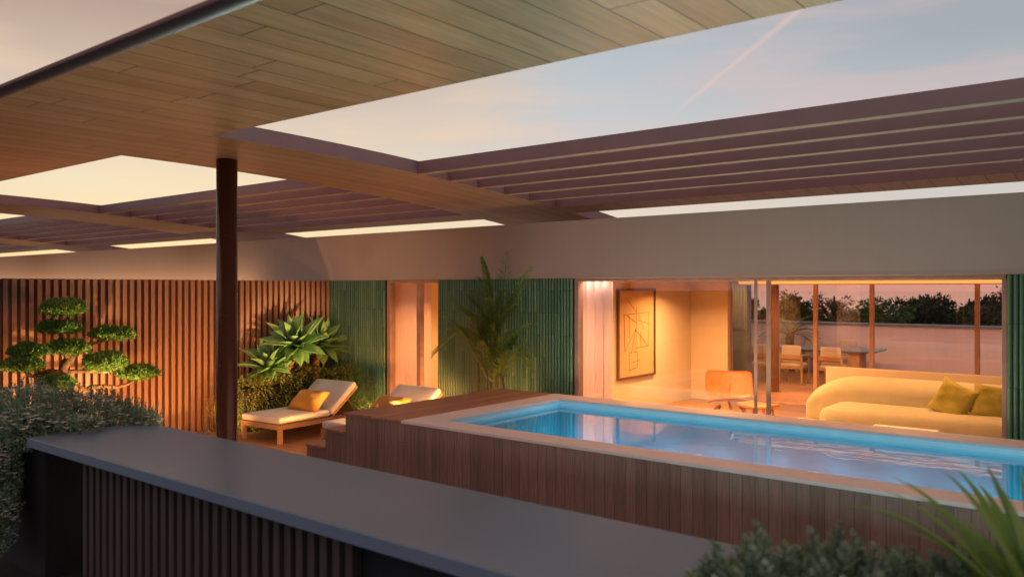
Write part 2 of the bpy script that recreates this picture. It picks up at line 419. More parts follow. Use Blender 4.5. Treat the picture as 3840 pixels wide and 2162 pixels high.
# living-room sliding window
w = bpy.data.objects.new('sliding_window', None); C.objects.link(w); w.parent = house; w.location = (0, 0, 0)
b = MB()
b.box(-6.185, -6.12, YF + .03, YF + .15, .004, 2.334); b.box(-6.12, -1.13, YF + .03, YF + .15, 2.295, 2.334)
b.box(-3.664, -3.63, YF + .045, YF + .072, .004, 2.294); b.box(-3.54, -3.49, YF + .1, YF + .13, .004, 2.294)
b.box(-1.165, -1.12, YF + .03, YF + .15, .004, 2.294)
b.build('window_frame', M['frame'], w, bevel=.004)
b = MB(); b.box(-6.118, -3.681, YF + .052, YF + .064, .02, 2.293); b.build('glass_pane', M['glass'], w)
b = MB(); b.box(-5.9, -3.546, YF + .108, YF + .12, .02, 2.293); b.build('glass_pane', M['glass'], w)
# bedroom window
w = bpy.data.objects.new('bedroom_window', None); C.objects.link(w); w.parent = house
b = MB()
b.box(-9.918, -9.84, YF + .03, YF + .15, .004, 2.334); b.box(-8.755, -8.712, YF + .03, YF + .15, .004, 2.334)
b.box(-9.84, -8.755, YF + .03, YF + .15, 2.29, 2.334); b.box(-9.235, -9.15, YF + .04, YF + .13, .004, 2.289)
b.build('window_frame', M['frame'], w, bevel=.004)
b = MB(); b.box(-9.838, -9.236, YF + .07, YF + .082, .02, 2.288); b.box(-9.149, -8.757, YF + .09, YF + .102, .02, 2.288); b.build('glass_pane', M['glass'], w)
# rear window wall
w = bpy.data.objects.new('rear_window', None); C.objects.link(w); w.parent = house
YR = 15.3
b = MB()
b.box(-6.5, 1.0, YR - .06, YR + .06, 2.27, 2.344)
for u in (2740, 3059, 3270, 3665):
    x = at_y(u, 1200, YR).x; b.box(x - .035, x + .035, YR - .04, YR + .04, .004, 2.27)
b.box(-.5, -.43, YR - .04, YR + .04, .004, 2.27)
b.box(-6.5, 1.0, YR - .05, YR + .05, .004, .03)
b.build('window_frame', M['frame'], w, bevel=.004)
b = MB(); b.box(-6.48, .98, YR - .006, YR + .006, .03, 2.27); b.build('glass_pane', M['glass'], w)
# warm cove strip over the rear window and the curtain pocket
b = MB(); b.box(-6.4, .9, YR - .12, YR - .062, 2.285, 2.341); b.build('cove_light', M['strip'], house)
# recessed ceiling lamps: (x, y, energy)
def downlight(x, y, e, col=WARM, sz=.5):
    b = MB(); b.lathe((x, y, 2.338), [(.05, 0), (.05, .005)], 16); o = b.build('recessed_light', M['lens'], house)
    lamp('AREA', 'recessed_lamp', (x, y, 2.33), e, col, house, sz * .3, (x, y, 0), spread=150)
for x, y, e in ((-6.5, 10.4, 92), (-4.6, 10.4, 60), (-5.2, 11.5, 45), (-2.4, 10.6, 22), (-6.3, 13.2, 104), (-4.2, 13.0, 27), (-2.2, 12.9, 22), (-9.4, 10.6, 95), (-8.4, 11.6, 70)):
    downlight(x, y, e)
for x in (-6.9, -5.2, -3.5, -1.8):
    b = MB(); b.lathe((x, 16.0, 2.41), [(.05, 0), (.05, .008)], 16); b.build('eave_light', M['lens'], house)
    lamp('SPOT', 'eave_lamp', (x, 16.0, 2.40), 260, AMBER, house, .04, (x - .4, 17.6, 0), 130, .8)
lamp('AREA', 'curtain_lamp', (-5.95, YF + .19, 2.33), 2.4, (1, .66, .45), house, .6, (-5.95, YF + .24, 0), size_y=.06)

# ------------------------------------------------------------------ the pergola roof
perg = thing('pergola_roof', 'wide timber lined terrace roof with thin metal louvres on a dark red round column', 'pergola', (-7.868, 4.906, 0))
b = MB(); b.box(-33, 9, 2.30, 4.07, 3.6, 3.685, 0, 1); b.build('canopy', [M['metal'], M['soffit']], perg)
t = MB(); n = 14
for x in (-33, 9):
    for q in range(n): t.v.append((x, 2.30 - .07 * math.sin(math.pi * q / (n - 1)) , 3.6425 - .0455 * math.cos(math.pi * q / (n - 1))))
for q in range(n - 1): t.f.append((q + n, q, q + 1, q + 1 + n)); t.mi.append(0)
t.f.append(tuple(range(n))); t.f.append(tuple(range(n, 2 * n))); t.mi += [0, 0]
t.build('rounded_edge', M['dark_metal'], perg, smooth=True)
def curved(x0, x1, y0, y1, th, mats, name, step=.35):
    t = MB(); n = max(2, int((y1 - y0) / step)); ys = [y0 + (y1 - y0) * k / n for k in range(n + 1)]
    for y in ys:
        z = par(y); t.v += [(x0, y, z), (x1, y, z), (x1, y, z + th), (x0, y, z + th)]
    for k in range(n):
        a = 4 * k
        for q, mi in ((0, 1), (1, 0), (2, 0), (3, 0)):
            t.f.append((a + q, a + 4 + q, a + 4 + (q + 1) % 4, a + (q + 1) % 4)); t.mi.append(mi)
    t.f += [(0, 1, 2, 3), (4 * n + 3, 4 * n + 2, 4 * n + 1, 4 * n)]; t.mi += [0, 0]
    return t.build(name, mats, perg)
BX = [(-.45, 1.31), (-8.512, -6.753), (-16.57, -14.81), (-24.63, -22.87)]
for x0, x1 in BX: curved(x0, x1, 4.072, 13.0, .15, [M['metal'], M['soffit']], 'beam')
bays = [(1.312, 8.9), (-6.751, -.452), (-14.808, -8.514), (-22.868, -16.572), (-32.9, -24.632)]
for x0, x1 in bays:
    for k in range(5):
        y = 6.69 + .54 * k; z = par(y + .06)
        b = MB(); b.box(x0, x1, y, y + .12, z, z + .145, 0, 1); b.build('louvre', [M['metal'], M['louvre_edge']], perg)
    curved(x0, x1, 9.47, 9.93, .15, [M['metal'], M['soffit']], 'rear_soffit', .2)
b = MB(); b.lathe((-7.868, 4.906, 0), [(.13, 0), (.13, .012), (.11, .02), (.11, 3.592)], 40); o = b.build('column', M['column'], perg)
for p in o.data.polygons: p.use_smooth = len(p.vertices) == 4

# ------------------------------------------------------------------ slatted fence on the left
FA = Vector((-11.335, 9.06, 0)); FD = Vector((-.107, -1, 0)).normalized(); FN = Vector((FD.y, -FD.x, 0)) * -1   # FN points to the terrace
if FN.x < 0: FN = -FN
fence = thing('slatted_fence', 'tall brown timber fence of upright slats behind the cloud pruned tree', 'fence', tuple(FA))
fence.rotation_euler = (0, 0, math.atan2(FD.y, FD.x) + math.pi / 2)
# local frame: -Y runs along the fence towards the camera, +X faces the terrace
t = MB()
for k in range(86):
    y = -.02 - .1 * k; dx = rnd(-.002, .002)
    t.box(.004, .052 + dx, y - .058, y, 0.0, 2.335)
t.build('slats', M['fence'], fence, bevel=.003, local=True)
b = MB(); b.box(-.03, 0.0, -8.65, 0, 0, 2.33); b.build('backing_board', M['fence_back'], fence, local=True)

# ------------------------------------------------------------------ raised pool
PD = .85
pool = thing('swimming_pool', 'raised plunge pool clad in brown timber with pale stone coping and glowing blue water', 'pool', (-3, 7.1, 0))
X0, X1, Y0, Y1 = -6.93, 3.0, 5.744, 8.45
CX0 = -6.035; IX0, IX1, IY0, IY1 = -5.70, 2.6, 6.04, 8.07
t = MB(); t.box(X0 + .012, X1, Y0 + .012, Y0 + .06, 0, PD - .032); t.build('cladding', M['cladding'], pool)
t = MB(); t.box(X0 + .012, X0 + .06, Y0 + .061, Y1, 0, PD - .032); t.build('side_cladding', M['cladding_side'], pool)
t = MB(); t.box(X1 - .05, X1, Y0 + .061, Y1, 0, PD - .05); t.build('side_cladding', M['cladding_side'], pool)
t = MB(); t.box(X0, CX0 - .004, Y0, Y1, PD - .03, PD - .003); t.build('timber_deck', M['platform'], pool, bevel=.004)
t = MB()
t.box(CX0, X1, Y0, IY0, PD - .03, PD); t.box(CX0, X1, IY1, Y1, PD - .03, PD); t.box(CX0, IX0, IY0 + .0005, IY1 - .0005, PD - .03, PD); t.box(IX1, X1, IY0 + .0005, IY1 - .0005, PD - .03, PD)
t.build('coping', M['coping'], pool, bevel=.004)
t = MB()   # basin: inner faces
zb = .085; WZ = .772
t.box(CX0 + .1, IX0 - .04, IY0 - .1, IY1 + .1, zb, PD - .032); t.box(IX1 + .01, X1 - .06, IY0 - .1, IY1 + .1, zb, PD - .032)
t.box(IX0 - .039, IX1 + .009, IY0 - .1, IY0 - .012, zb, PD - .032); t.box(IX0 - .039, IX1 + .009, IY1 + .04, IY1 + .1, zb, PD - .032)
t.box(CX0 + .1, X1 - .06, IY0 - .1, IY1 + .1, .012, zb - .002)
t.build('basin', M['pool'], pool)
t = MB(); zt, zl = PD - .033, WZ - .02  # pale strip in place of the lit pool wall over the water
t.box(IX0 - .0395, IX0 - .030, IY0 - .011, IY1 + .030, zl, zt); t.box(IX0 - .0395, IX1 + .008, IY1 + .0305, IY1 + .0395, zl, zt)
t.build('painted_glow_band', M['band'], pool, bevel=.002)
t = MB()
for k, (zt, xl) in enumerate(((.637, -7.265), (.425, -7.60), (.212, -7.93))):
    xr = X0 + .01 if k == 0 else (-7.267, -7.602)[k - 1]
    o = MB(); o.box(xl, xr, Y0 + .012, 7.4, 0, zt - .026, 0); o.box(xl - .008, xr, Y0, 7.41, zt - .025, zt, 1)
    o.build('step', [M['cladding'], M['platform']], pool, bevel=.003)
b = MB(); b.quad((IX0 - .038, IY0 - .01, WZ), (IX1 + .008, IY0 - .01, WZ), (IX1 + .008, IY1 + .038, WZ), (IX0 - .038, IY1 + .038, WZ))
tag(b.build('pool_water', M['water']), kind='structure')
for x in [-5.45 + .6 * k for k in range(14)]:
    b = MB(); b.lathe((0, 0, 0), [(.055, 0), (.055, .012), (.04, .02)], 16)
    o = b.build('pool_light', M['pool_lens'], pool, local=True); o.location = Vector((x, 7.84, zb - .001)) - pool.location
    lamp('POINT', 'pool_lamp', (x, 7.84, zb + .3), 1.25, (.12, .72, 1.0), pool, .05)
lamp('AREA', 'step_lamp', (X0 - .03, 7.95, .55), 150, AMBER, pool, .8, (X0 - 1.3, 7.6, 0), size_y=.06, spread=125)

# ------------------------------------------------------------------ bar counter in front
bar = thing('bar_counter', 'long outdoor bar with smooth grey stone top above dark upright slats', 'counter', (-4, 2.86, 0))
b = MB(); b.box(-6.52, -.9, 2.42, 3.31, 1.03, 1.10); b.build('countertop', M['stone'], bar, bevel=.006)
t = MB(); k = 0; x = -5.78
while x < -3.0: t.box(x, x + .052, 2.50, 2.56, 0, 1.028); x += .0955
t.build('slats', M['bar_slat'], bar, bevel=.003)
b = MB(); b.box(-6.3, -5.79, 2.95, 3.25, 0, 1.028); b.box(-5.79, -1.0, 2.565, 3.25, 0, 1.028); b.build('shade_block', M['black'], bar)  # near-black blocks stand in for the shaded void under the counter

# ------------------------------------------------------------------ sun loungers
def make_lounger():
    W, L = .87, 1.72
    r = thing('sun_lounger', 'x', 'sun lounger')
    t = MB()
    t.box(0, .05, 0, L, .20, .272); t.box(W - .05, W, 0, L, .20, .272)
    t.box(.051, W - .051, 0, .05, .20, .272); t.box(.051, W - .051, L - .05, L, .20, .272)
    for k in range(9): t.box(.051, W - .051, .12 + k * .17, .19 + k * .17, .215, .25)
    t.build('frame', M['teak'], r, bevel=.004, local=True)
    for x in (0.002, W - .062):
        for y in (.002, L - .062):
            b = MB(); b.box(x, x + .06, y, y + .06, 0, .199); b.build('leg', M['teak'], r, bevel=.004, local=True)
    b = MB(); b.rbox((W / 2, .48, .325), (W / 2 - .005, .475, .048), .03, 8); b.build('seat_cushion', M['canvas'], r, smooth=True, local=True)
    a = math.radians(37); m = Matrix.Rotation(a, 3, 'X'); h = .33
    c = Vector((W / 2, .965 + math.cos(a) * h, .325 + math.sin(a) * h))
    b = MB(); b.rbox(c, (W / 2 - .005, h, .048), .03, 8, mat=m); b.build('back_cushion', M['canvas'], r, smooth=True, local=True)
    t = MB(); n = m @ Vector((0, 0, 1)); d = m @ Vector((0, 1, 0))
    c2 = c - n * .064
    for x in (.03, W - .03): t.obox((x, c2.y, c2.z), (.018, 0, 0), d * h, n * .014)
    for k in range(4): t.obox(c2 + d * (-.24 + .16 * k), (W / 2 - .05, 0, 0), d * .03, n * .01)
    for x in (.09, W - .09): t.bar((x, c2.y + d.y * .12, c2.z + d.z * .12 - .015), (x, 1.52, .262), .022, .022, (1, 0, 0))
    t.build('back_frame', M['teak'], r, local=True)
    return r
la = make_lounger(); la.location = (-10.5, 6.77, 0); la.rotation_euler = (0, 0, math.radians(4))
la['label'] = 'sun lounger beside the leafy hedge, fully in view'; la['group'] = 'sun loungers on the terrace'
lb = copy_tree(la); lb.location = (-9.0, 7.05, 0); lb.rotation_euler = (0, 0, math.radians(0))
lb['label'] = 'sun lounger partly hidden behind the pool steps'
def pillow(name, c, wx, wz, th, rot, mat, label, group=None):
    t = MB(); n = 15; base = 0
    def pt(i, j, s):
        x = 2 * i / n - 1; z = 2 * j / n - 1
        k = max(0, (1 - x ** 4) * (1 - z ** 4)) ** .5
        pin = 1 - .09 * (1 - abs(x) ** 2) * abs(z) ** 3 - 0
        pin2 = 1 - .09 * (1 - abs(z) ** 2) * abs(x) ** 3
        return Vector((x * wx / 2 * pin2, s * th / 2 * k * (1 + .09 * math.sin(5 * x + 2.3 * z * 2) + .05 * math.sin(9 * z - 4 * x)), z * wz / 2 * pin))
    for s in (1, -1):
        o = len(t.v)
        for i in range(n + 1):
            for j in range(n + 1): t.v.append(tuple(Vector(c) + rot @ pt(i, j, s)))
        for i in range(n):
            for j in range(n):
                a = o + i * (n + 1) + j; q = (a, a + n + 1, a + n + 2, a + 1)
                t.f.append(q if s < 0 else q[::-1]); t.mi.append(0)
    o = t.build(name, mat, smooth=True)
    return tag(o, label, 'cushion', group)
def rot(x=0, y=0, z=0): return Matrix.Rotation(math.radians(z), 3, 'Z') @ Matrix.Rotation(math.radians(x), 3, 'X') @ Matrix.Rotation(math.radians(y), 3, 'Y')
pillow('cushion', (-10.02, 7.62, .50), .62, .42, .17, rot(-50, 0, 6), M['orange'], 'orange cushion on the lounger beside the hedge', 'orange cushions on the loungers')
pillow('cushion', (-8.56, 7.9, .50), .62, .42, .17, rot(-50, 0, 2), M['orange'], 'orange cushion on the lounger behind the pool steps', 'orange cushions on the loungers')

# ------------------------------------------------------------------ living room
sofa = thing('sofa', 'long pale olive sofa with a rounded end against the low cream wall', 'sofa', (-2.9, 12.7, 0))
b = MB(); b.rbox((-2.45, 13.05, .44), (1.86, .40, .40), .25, 16, warp=lambda q: Vector((q.x, q.y, q.z - (q.z + .4) * .42 * max(0, (-1.15 - q.x) / .71) ** 2))); b.build('backrest', M['sofa'], sofa, smooth=True)
b = MB(); b.rbox((-2.05, 12.42, .26), (1.75, .62, .24), .14, 14); b.build('seat', M['sofa'], sofa, smooth=True)
pillow('cushion', (-2.17, 12.45, .66), .52, .52, .20, rot(-20, 24, -8), M['pillow'], 'mustard knitted cushion on the sofa, tipped onto one corner', 'knitted cushions on the sofa')
pillow('cushion', (-1.70, 12.5, .66), .50, .50, .20, rot(-22, 8, 10), M['pillow'], 'mustard knitted cushion at the sofa end beside the green tiled wall', 'knitted cushions on the sofa')
b = MB(); b.box(-4.33, .2, 13.9, 14.05, .006, .885); tag(b.build('low_wall', M['indoor_wall'], bevel=.004), 'low cream wall behind the olive sofa', 'low wall')
ct = thing('coffee_table', 'low pale coffee table barely showing above the pool edge', 'coffee table', (-2.45, 10.85, 0))
b = MB(); b.rbox((-2.45, 10.85, .428), (.38, .26, .022), .02, 5); b.build('table_top', M['white_paint'], ct, smooth=True)
b = MB(); b.box(-2.65, -2.25, 10.72, 10.98, .006, .405); b.build('base', M['white_paint'], ct, bevel=.01)
# bent plywood lounge chair
lc = thing('lounge_chair', 'low bent plywood lounge chair beside the glass doors', 'lounge chair', (-5.55, 12.75, 0.004), math.radians(-152))
def shell(c, w, h, bend, tilt, curl, name):
    t = MB(); n = 12; m = Matrix.Rotation(math.radians(tilt), 3, 'X')
    for s in (0, 1):
        for i in range(n + 1):
            for j in range(n + 1):
                x = 2 * i / n - 1; z = 2 * j / n - 1
                k = 1 - .10 * abs(z) ** 6; k2 = 1 - .10 * abs(x) ** 6
                p = Vector((x * w / 2 * k, -bend * (1 - x * x) + curl * z * z * abs(z) + s * .012, z * h / 2 * k2))
                t.v.append(tuple(Vector(c) + m @ p))
    N1 = (n + 1) * (n + 1)
    for i in range(n):
        for j in range(n):
            a = i * (n + 1) + j; q = (a, a + n + 1, a + n + 2, a + 1)
            t.f.append(q); t.f.append(tuple(N1 + e for e in q[::-1])); t.mi += [0, 0]
    edge = [i * (n + 1) for i in range(n)] + [n * (n + 1) + j for j in range(n)] + [i * (n + 1) + n for i in range(n, 0, -1)] + [j for j in range(n, 0, -1)]
    for a, e in zip(edge, edge[1:] + edge[:1]): t.f.append((a, e, e + N1, a + N1)); t.mi.append(0)
    return t.build(name, M['ply'], lc, smooth=True, local=True)
shell((0, 0, .62), .76, .46, .07, 22, .0, 'back_shell')
shell((0, .32, .34), .72, .58, .04, -80, -.03, 'seat_shell')
t = MB()
t.tube([(0, .02, .62), (0, -.03, .45), (0, .06, .30), (0, .5, .27)], .022, 8)
t.build('spine', M['ply'], lc, smooth=True, local=True)
for x in (-.26, .26):
    t = MB(); t.tube([(x, -.06, .0), (x * .85, .02, .2), (x * .6, .12, .27), (x * .6, .28, .27), (x * .85, .5, .22), (x, .56, .0)], .02, 8)
    t.build('leg', M['ply'], lc, smooth=True, local=True)
fs = thing('footstool', 'low plywood footstool beside the lounge chair', 'footstool', (-4.8, 12.15, .004), math.radians(-10))
b = MB(); b.rbox((0, 0, .375), (.26, .2, .03), .028, 7, warp=lambda q: Vector((q.x, q.y, q.z + .35 * q.x * q.x))); b.build('seat', M['ply'], fs, smooth=True, local=True)
for x in (-.2, .2):
    for y in (-.14, .14):
        t = MB(); t.tube([(x, y, 0), (x * .8, y * .9, .36)], [.014, .018], 8); t.build('leg', M['ply'], fs, local=True)
pf = MB(); pf.lathe((-3.95, 11.6, .006), [(.30, 0), (.34, .05), (.34, .24), (.30, .30), (.1, .31)], 28)
tag(pf.build('pouf', M['canvas'], smooth=True), 'round pale pouf on the oak floor beside the door frame', 'pouf')
# framed line drawing on the partition wall
pic = thing('framed_drawing', 'tall framed abstract line drawing hanging on the ochre room wall', 'picture', (-7.279, 12.68, 1.4))
y0, y1, z0, z1 = 12.02, 13.345, .612, 2.195; x = -7.279
t = MB(); f = .035
t.box(x, x + .05, y0, y0 + f, z0, z1); t.box(x, x + .05, y1 - f, y1, z0, z1); t.box(x, x + .05, y0 + f, y1 - f, z0, z0 + f); t.box(x, x + .05, y0 + f, y1 - f, z1 - f, z1)
t.build('frame', M['picture_frame'], pic, bevel=.003)
b = MB(); b.box(x + .001, x + .02, y0 + f, y1 - f, z0 + f, z1 - f); b.build('sheet', M['paper'], pic)
t = MB()
def ln(a, b2, w=.008):
    ya, za, yb, zb2 = a[0], a[1], b2[0], b2[1]
    P = lambda p: Vector((x + .0215, y0 + (y1 - y0) * p[0], z1 - (z1 - z0) * p[1]))
    t.bar(P(a), P(b2), w, .002, (1, 0, 0))
for a, b2 in (((.16, .29), (.84, .27)), ((.17, .28), (.19, .70)), ((.83, .27), (.82, .66)), ((.50, .20), (.48, .72)), ((.19, .70), (.48, .45)), ((.48, .45), (.36, .72)),
              ((.48, .67), (.82, .66)), ((.50, .48), (.80, .65)), ((.30, .72), (.52, .71)), ((.30, .72), (.31, .91)), ((.52, .71), (.52, .89)), ((.29, .91), (.52, .89)),
              ((.24, .30), (.48, .38)), ((.50, .35), (.82, .40)), ((.55, .30), (.70, .47)), ((.36, .83), (.60, .81)), ((.22, .10), (.50, .27)), ((.60, .48), (.62, .66)), ((.30, .29), (.31, .55))):
    ln(a, b2, rnd(.006, .013))
t.build('drawing', M['ink'], pic)
# curtains
def curtain(x0, x1, y, z0, z1, mat, label, amp=.035, wl=.11):
    t = MB(); n = int((x1 - x0) / .012)
    for k in range(n + 1):
        xx = x0 + (x1 - x0) * k / n
        for z in (z0, z0 + .6, z1 - .3, z1):
            a = amp * (1 if z < z1 - .1 else .75)
            yy = y + a * math.sin(2 * math.pi * xx / wl + .5 * math.sin(3 * xx + z)) + .012 * math.sin(17 * xx + 2 * z)
            t.v.append((xx, yy, z))
    for k in range(n):
        for q in range(3):
            a = 4 * k + q; t.f.append((a, a + 4, a + 5, a + 1)); t.mi.append(0)
    o = t.build('curtain', mat, smooth=True)
    return tag(o, label, 'curtain', 'curtains behind the glass doors')
curtain(-6.32, -5.76, YF + .28, .02, 2.33, M['curtain'], 'gathered pale pink curtain beside the framed drawing', .06, .135)
curtain(-10.2, -9.36, YF + .27, .02, 2.33, M['sheer'], 'pink curtain filling the left pane of the bedroom window', .02, .05)
curtain(-9.35, -9.15, YF + .29, .02, 2.33, M['sheer'], 'narrow strip of pink curtain right of the bedroom window post', .02, .05)

# ------------------------------------------------------------------ rear terrace
b = MB(); b.box(-22, 9, 22.0, 22.3, -.2, 1.235); p_ = thing('parapet_wall', 'pale plaster parapet wall with grey cap round the rear terrace', 'wall', (-6, 22.1, 0))
b.build('wall', M['white_wall'], p_)
b = MB(); b.box(-22.05, 9, 21.95, 22.35, 1.236, 1.30); b.build('cap', M['grey_cap'], p_, bevel=.006)
b = MB(); b.lathe((-6.37, 17.0, 0), [(.14, 0), (.14, .01), (.10, .02), (.10, 2.41)], 28); tag(b.build('rear_column', M['column']), 'brown round column on the rear terrace beside the dining table', 'column')
t = MB()
for k in range(14): t.box(-7.9 + k * .066, -7.9 + k * .066 + .04, 16.97, 17.0, 1.3, 2.41)
t.box(-7.9, -6.98, 17.0, 17.25, 0.0, 2.412); tag(t.build('ribbed_screen', M['ribbed']), 'blue grey ribbed screen wall at the left of the rear terrace', 'screen wall')
dt = thing('dining_table', 'long outdoor dining table with a slim overhanging top and block legs', 'dining table', (-7, 20.1, 0))
b = MB(); b.rbox((-7.0, 20.15, .735), (2.0, .52, .025), .02, 10); b.build('table_top', M['stone'], dt, smooth=True)
b = MB(); b.rbox((-7.0, 20.15, .69), (1.72, .42, .02), .012, 6); b.build('apron', M['oak'], dt)
for x in (-8.45, -5.55):
    b = MB(); b.box(x - .13, x + .13, 19.85, 20.45, 0, .668); b.build('leg', M['oak'], dt, bevel=.01)
def make_chair():
    r = thing('dining_chair', 'x', 'dining chair', group='chairs around the outdoor dining table')
    W = .56; D = .54
    for x in (-W / 2, W / 2 - .045):
        b = MB(); b.box(x, x + .045, 0, .045, 0, .66); b.build('leg', M['oak'], r, bevel=.005, local=True)
        b = MB(); b.box(x, x + .045, D - .045, D, 0, .64); b.build('leg', M['oak'], r, bevel=.005, local=True)
        b = MB(); b.box(x - .008, x + .053, -.01, D + .01, .641, .675); b.build('armrest', M['oak'], r, bevel=.008, local=True)
    t = MB(); t.box(-W / 2 + .046, W / 2 - .046, 0.005, D - .005, .345, .39); t.build('seat_frame', M['oak'], r, bevel=.004, local=True)
    b = MB(); b.box(-W / 2 + .046, W / 2 - .046, -.004, .034, .57, .67); b.build('back_rail', M['oak'], r, bevel=.006, local=True)
    b = MB(); b.rbox((0, D / 2, .43), (W / 2 - .05, D / 2 - .01, .045), .035, 6); b.build('seat_cushion', M['chair_fabric'], r, smooth=True, local=True)
    b = MB(); b.rbox((0, .085, .685), (W / 2 - .055, .045, .20), .04, 6); b.build('back_cushion', M['chair_fabric'], r, smooth=True, local=True)
    return r
ch = make_chair()
spots = [(-7.35, 18.55, 0, 'dining chair on the near side of the table, half hidden by the door frames'), (-6.58, 18.55, 0, 'middle dining chair on the near side of the outdoor table'),
         (-5.70, 18.55, 0, 'dining chair on the near side closest to the table leg'), (-7.88, 21.55, 180, 'dining chair across the table below the dark palm leaves'),
         (-7.02, 21.55, 180, 'middle dining chair on the far side of the outdoor table'), (-6.13, 21.55, 180, 'dining chair across the table near its overhanging end')]
for k, (x, y, a, lab) in enumerate(spots):
    o = ch if k == 0 else copy_tree(ch)
    o.location = (x, y, 0); o.rotation_euler = (0, 0, math.radians(a)); o['label'] = lab

# ------------------------------------------------------------------ planting
def ground_trough(name, label, x0, x1, y0, y1, h, mat):
    r = thing(name, label, 'planter', ((x0 + x1) / 2, (y0 + y1) / 2, 0)); w = .04
    t = MB(); t.box(x0, x1, y0, y0 + w, 0, h); t.box(x0, x1, y1 - w, y1, 0, h); t.box(x0, x0 + w, y0 + w, y1 - w, 0, h); t.box(x1 - w, x1, y0 + w, y1 - w, 0, h)
    t.build('box', mat, r, bevel=.004)
    b = MB(); b.box(x0 + w, x1 - w, y0 + w, y1 - w, 0, h - .05); b.build('soil', M['soil'], r)
    return r
ground_trough('planter', 'dark planter box at the left end of the bar under the flowering bush', -8.3, -6.53, 2.55, 3.25, 1.04, M['black'])  # box coloured near black for the shadow on its side
ground_trough('planter', 'dark planter box at the right end of the bar below the grey shrub', -.88, .9, 2.3, 3.5, 1.04, M['black'])
ground_trough('planter', 'low timber planter along the fence under the cloud pruned tree', -11.6, -10.75, 4.0, 5.3, .14, M['cladding'])

# cloud-pruned tree
bx = -11.1
bonsai = thing('cloud_pruned_tree', 'cloud pruned tree with flat clipped green pads in front of the timber fence', 'tree', tuple(Vector((bx, at_x(350, 1490, bx).y, .25))))
z_ = .37267
def bp(uz, vz, dx=0): return at_x(uz * z_, 1080 + vz * z_, bx + dx)
base = bp(930, 1090); base.z = .25
t = MB()
t.tube([base, bp(935, 1110), bp(850, 1035), bp(770, 1000), bp(660, 900), bp(625, 840)], [.075, .06, .055, .05, .045, .045], 9)
t.tube([bp(625, 845), bp(650, 770), bp(705, 700), bp(760, 650)], [.05, .06, .06, .04], 9)
t.tube([bp(690, 720), bp(640, 600, .05), bp(612, 520), bp(625, 420), bp(610, 300), bp(640, 230)], [.045, .04, .032, .03, .028, .02], 8)
t.tube([bp(625, 850), bp(500, 835), bp(400, 870), bp(320, 885), bp(230, 820)], [.04, .034, .03, .026, .018], 8)
t.tube([bp(625, 850), bp(760, 835), bp(880, 835), bp(1000, 840), bp(1060, 790)], [.036, .026, .024, .022, .015], 8)
t.tube([bp(850, 1035), bp(920, 995), bp(1050, 985), bp(1180, 995), bp(1290, 965), bp(1370, 900)], [.04, .032, .028, .025, .02, .014], 8)
t.tube([bp(720, 690), bp(850, 560, .1), bp(960, 550, .1), bp(1100, 520)], [.035, .022, .02, .014], 8)
t.tube([bp(800, 1010), bp(660, 1010), bp(570, 980)], [.035, .025, .015], 8)
t.tube([bp(420, 860), bp(330, 760), bp(290, 680)], [.025, .02, .014], 8)
t.build('trunk', M['bark'], bonsai, smooth=True)
pads = [(638, 210, 525, 215, 0), (595, 408, 500, 150, -.12), (1122, 465, 480, 160, .02), (690, 608, 470, 185, .05), (280, 640, 390, 170, -.05), (235, 785, 480, 160, .08), (1065, 745, 480, 210, .12), (1388, 858, 430, 180, .0), (560, 965, 440, 170, .15)]
for uz, vz, wz, hz, dx in pads:
    c = bp(uz, vz, dx); e = bp(uz + wz / 2, vz, dx); tp = bp(uz, vz - hz / 2, dx)
    R = (c - e).length * 1.22; Hh = abs(tp.z - c.z) * 1.02
    t = MB()
    for k in range(3000):
        d = rvec()
        if d.z < -.35 and rnd(0, 1) < .6: continue
        lump = .86 + .16 * math.sin(5 * d.x + 3 * uz) * math.sin(4 * d.y + vz)
        rr = rnd(.55, 1) ** .5 * lump
        p = c + Vector((d.x * R * rr, d.y * R * .72 * rr, d.z * Hh * rr * (1.0 if d.z > 0 else (1.1 if uz == 1065 else .7))))
        dirv = Vector((d.x * .8, d.y * .8, max(d.z, -.25) * .8 + .45)) + rvec() * .55
        for q in range(2):
            leafquad(t, p, dirv + rvec() * .5, rvec(), rnd(.035, .065), .014)
    t.build('foliage_pad', M['pine'], bonsai)

# leafy hedge in the corner
hedge = MB()
def hedge_block(x0, x1, y0, y1, zt, n, droop=True):
    cx, cy = (x0 + x1) / 2, (y0 + y1) / 2; hx, hy = (x1 - x0) / 2, (y1 - y0) / 2
    for k in range(n):
        d = rvec(); d.z = abs(d.z)
        m = max(abs(d.x), abs(d.y), abs(d.z)) ; q = d / (m ** .75)
        bul = 1 + .13 * math.sin(7 * d.x + 3 * d.y * 2 + k % 3) + rnd(-.1, .05)
        p = Vector((cx + hx * q.x * bul, cy + hy * q.y * bul, zt * min(1, q.z) * (1 + rnd(-.08, .05)) + rnd(-.02, .06)))
        if rnd(0, 1) < .55: p.z = min(p.z, zt * rnd(.05, 1))
        leafquad(hedge, p, Vector((d.x, d.y, -.5 if d.z < .7 else .5)) + rvec() * .7, rvec(), rnd(.035, .06), rnd(.02, .032))
hedge_block(-11.3, -10.68, 6.9, 8.2, .80, 5200)
hedge_block(-11.3, -10.75, 8.0, 9.0, .84, 3000)
hedge_block(-11.0, -10.1, 8.62, 9.02, .86, 2600)
for k in range(70):     # trailing strands
    p = Vector((rnd(-10.8, -10.6), rnd(6.95, 8.5), rnd(.5, .85)))
    for q in range(14):
        p = p + Vector((rnd(-.012, .016), rnd(-.012, .012), -.035))
        leafquad(hedge, p, Vector((rnd(-.2, 1), rnd(-1, 1), -.4)), rvec(), .045, .026)
hd = thing('hedge', 'low trailing hedge of small yellow green leaves beside the lounger', 'hedge', (-11, 7.9, 0))
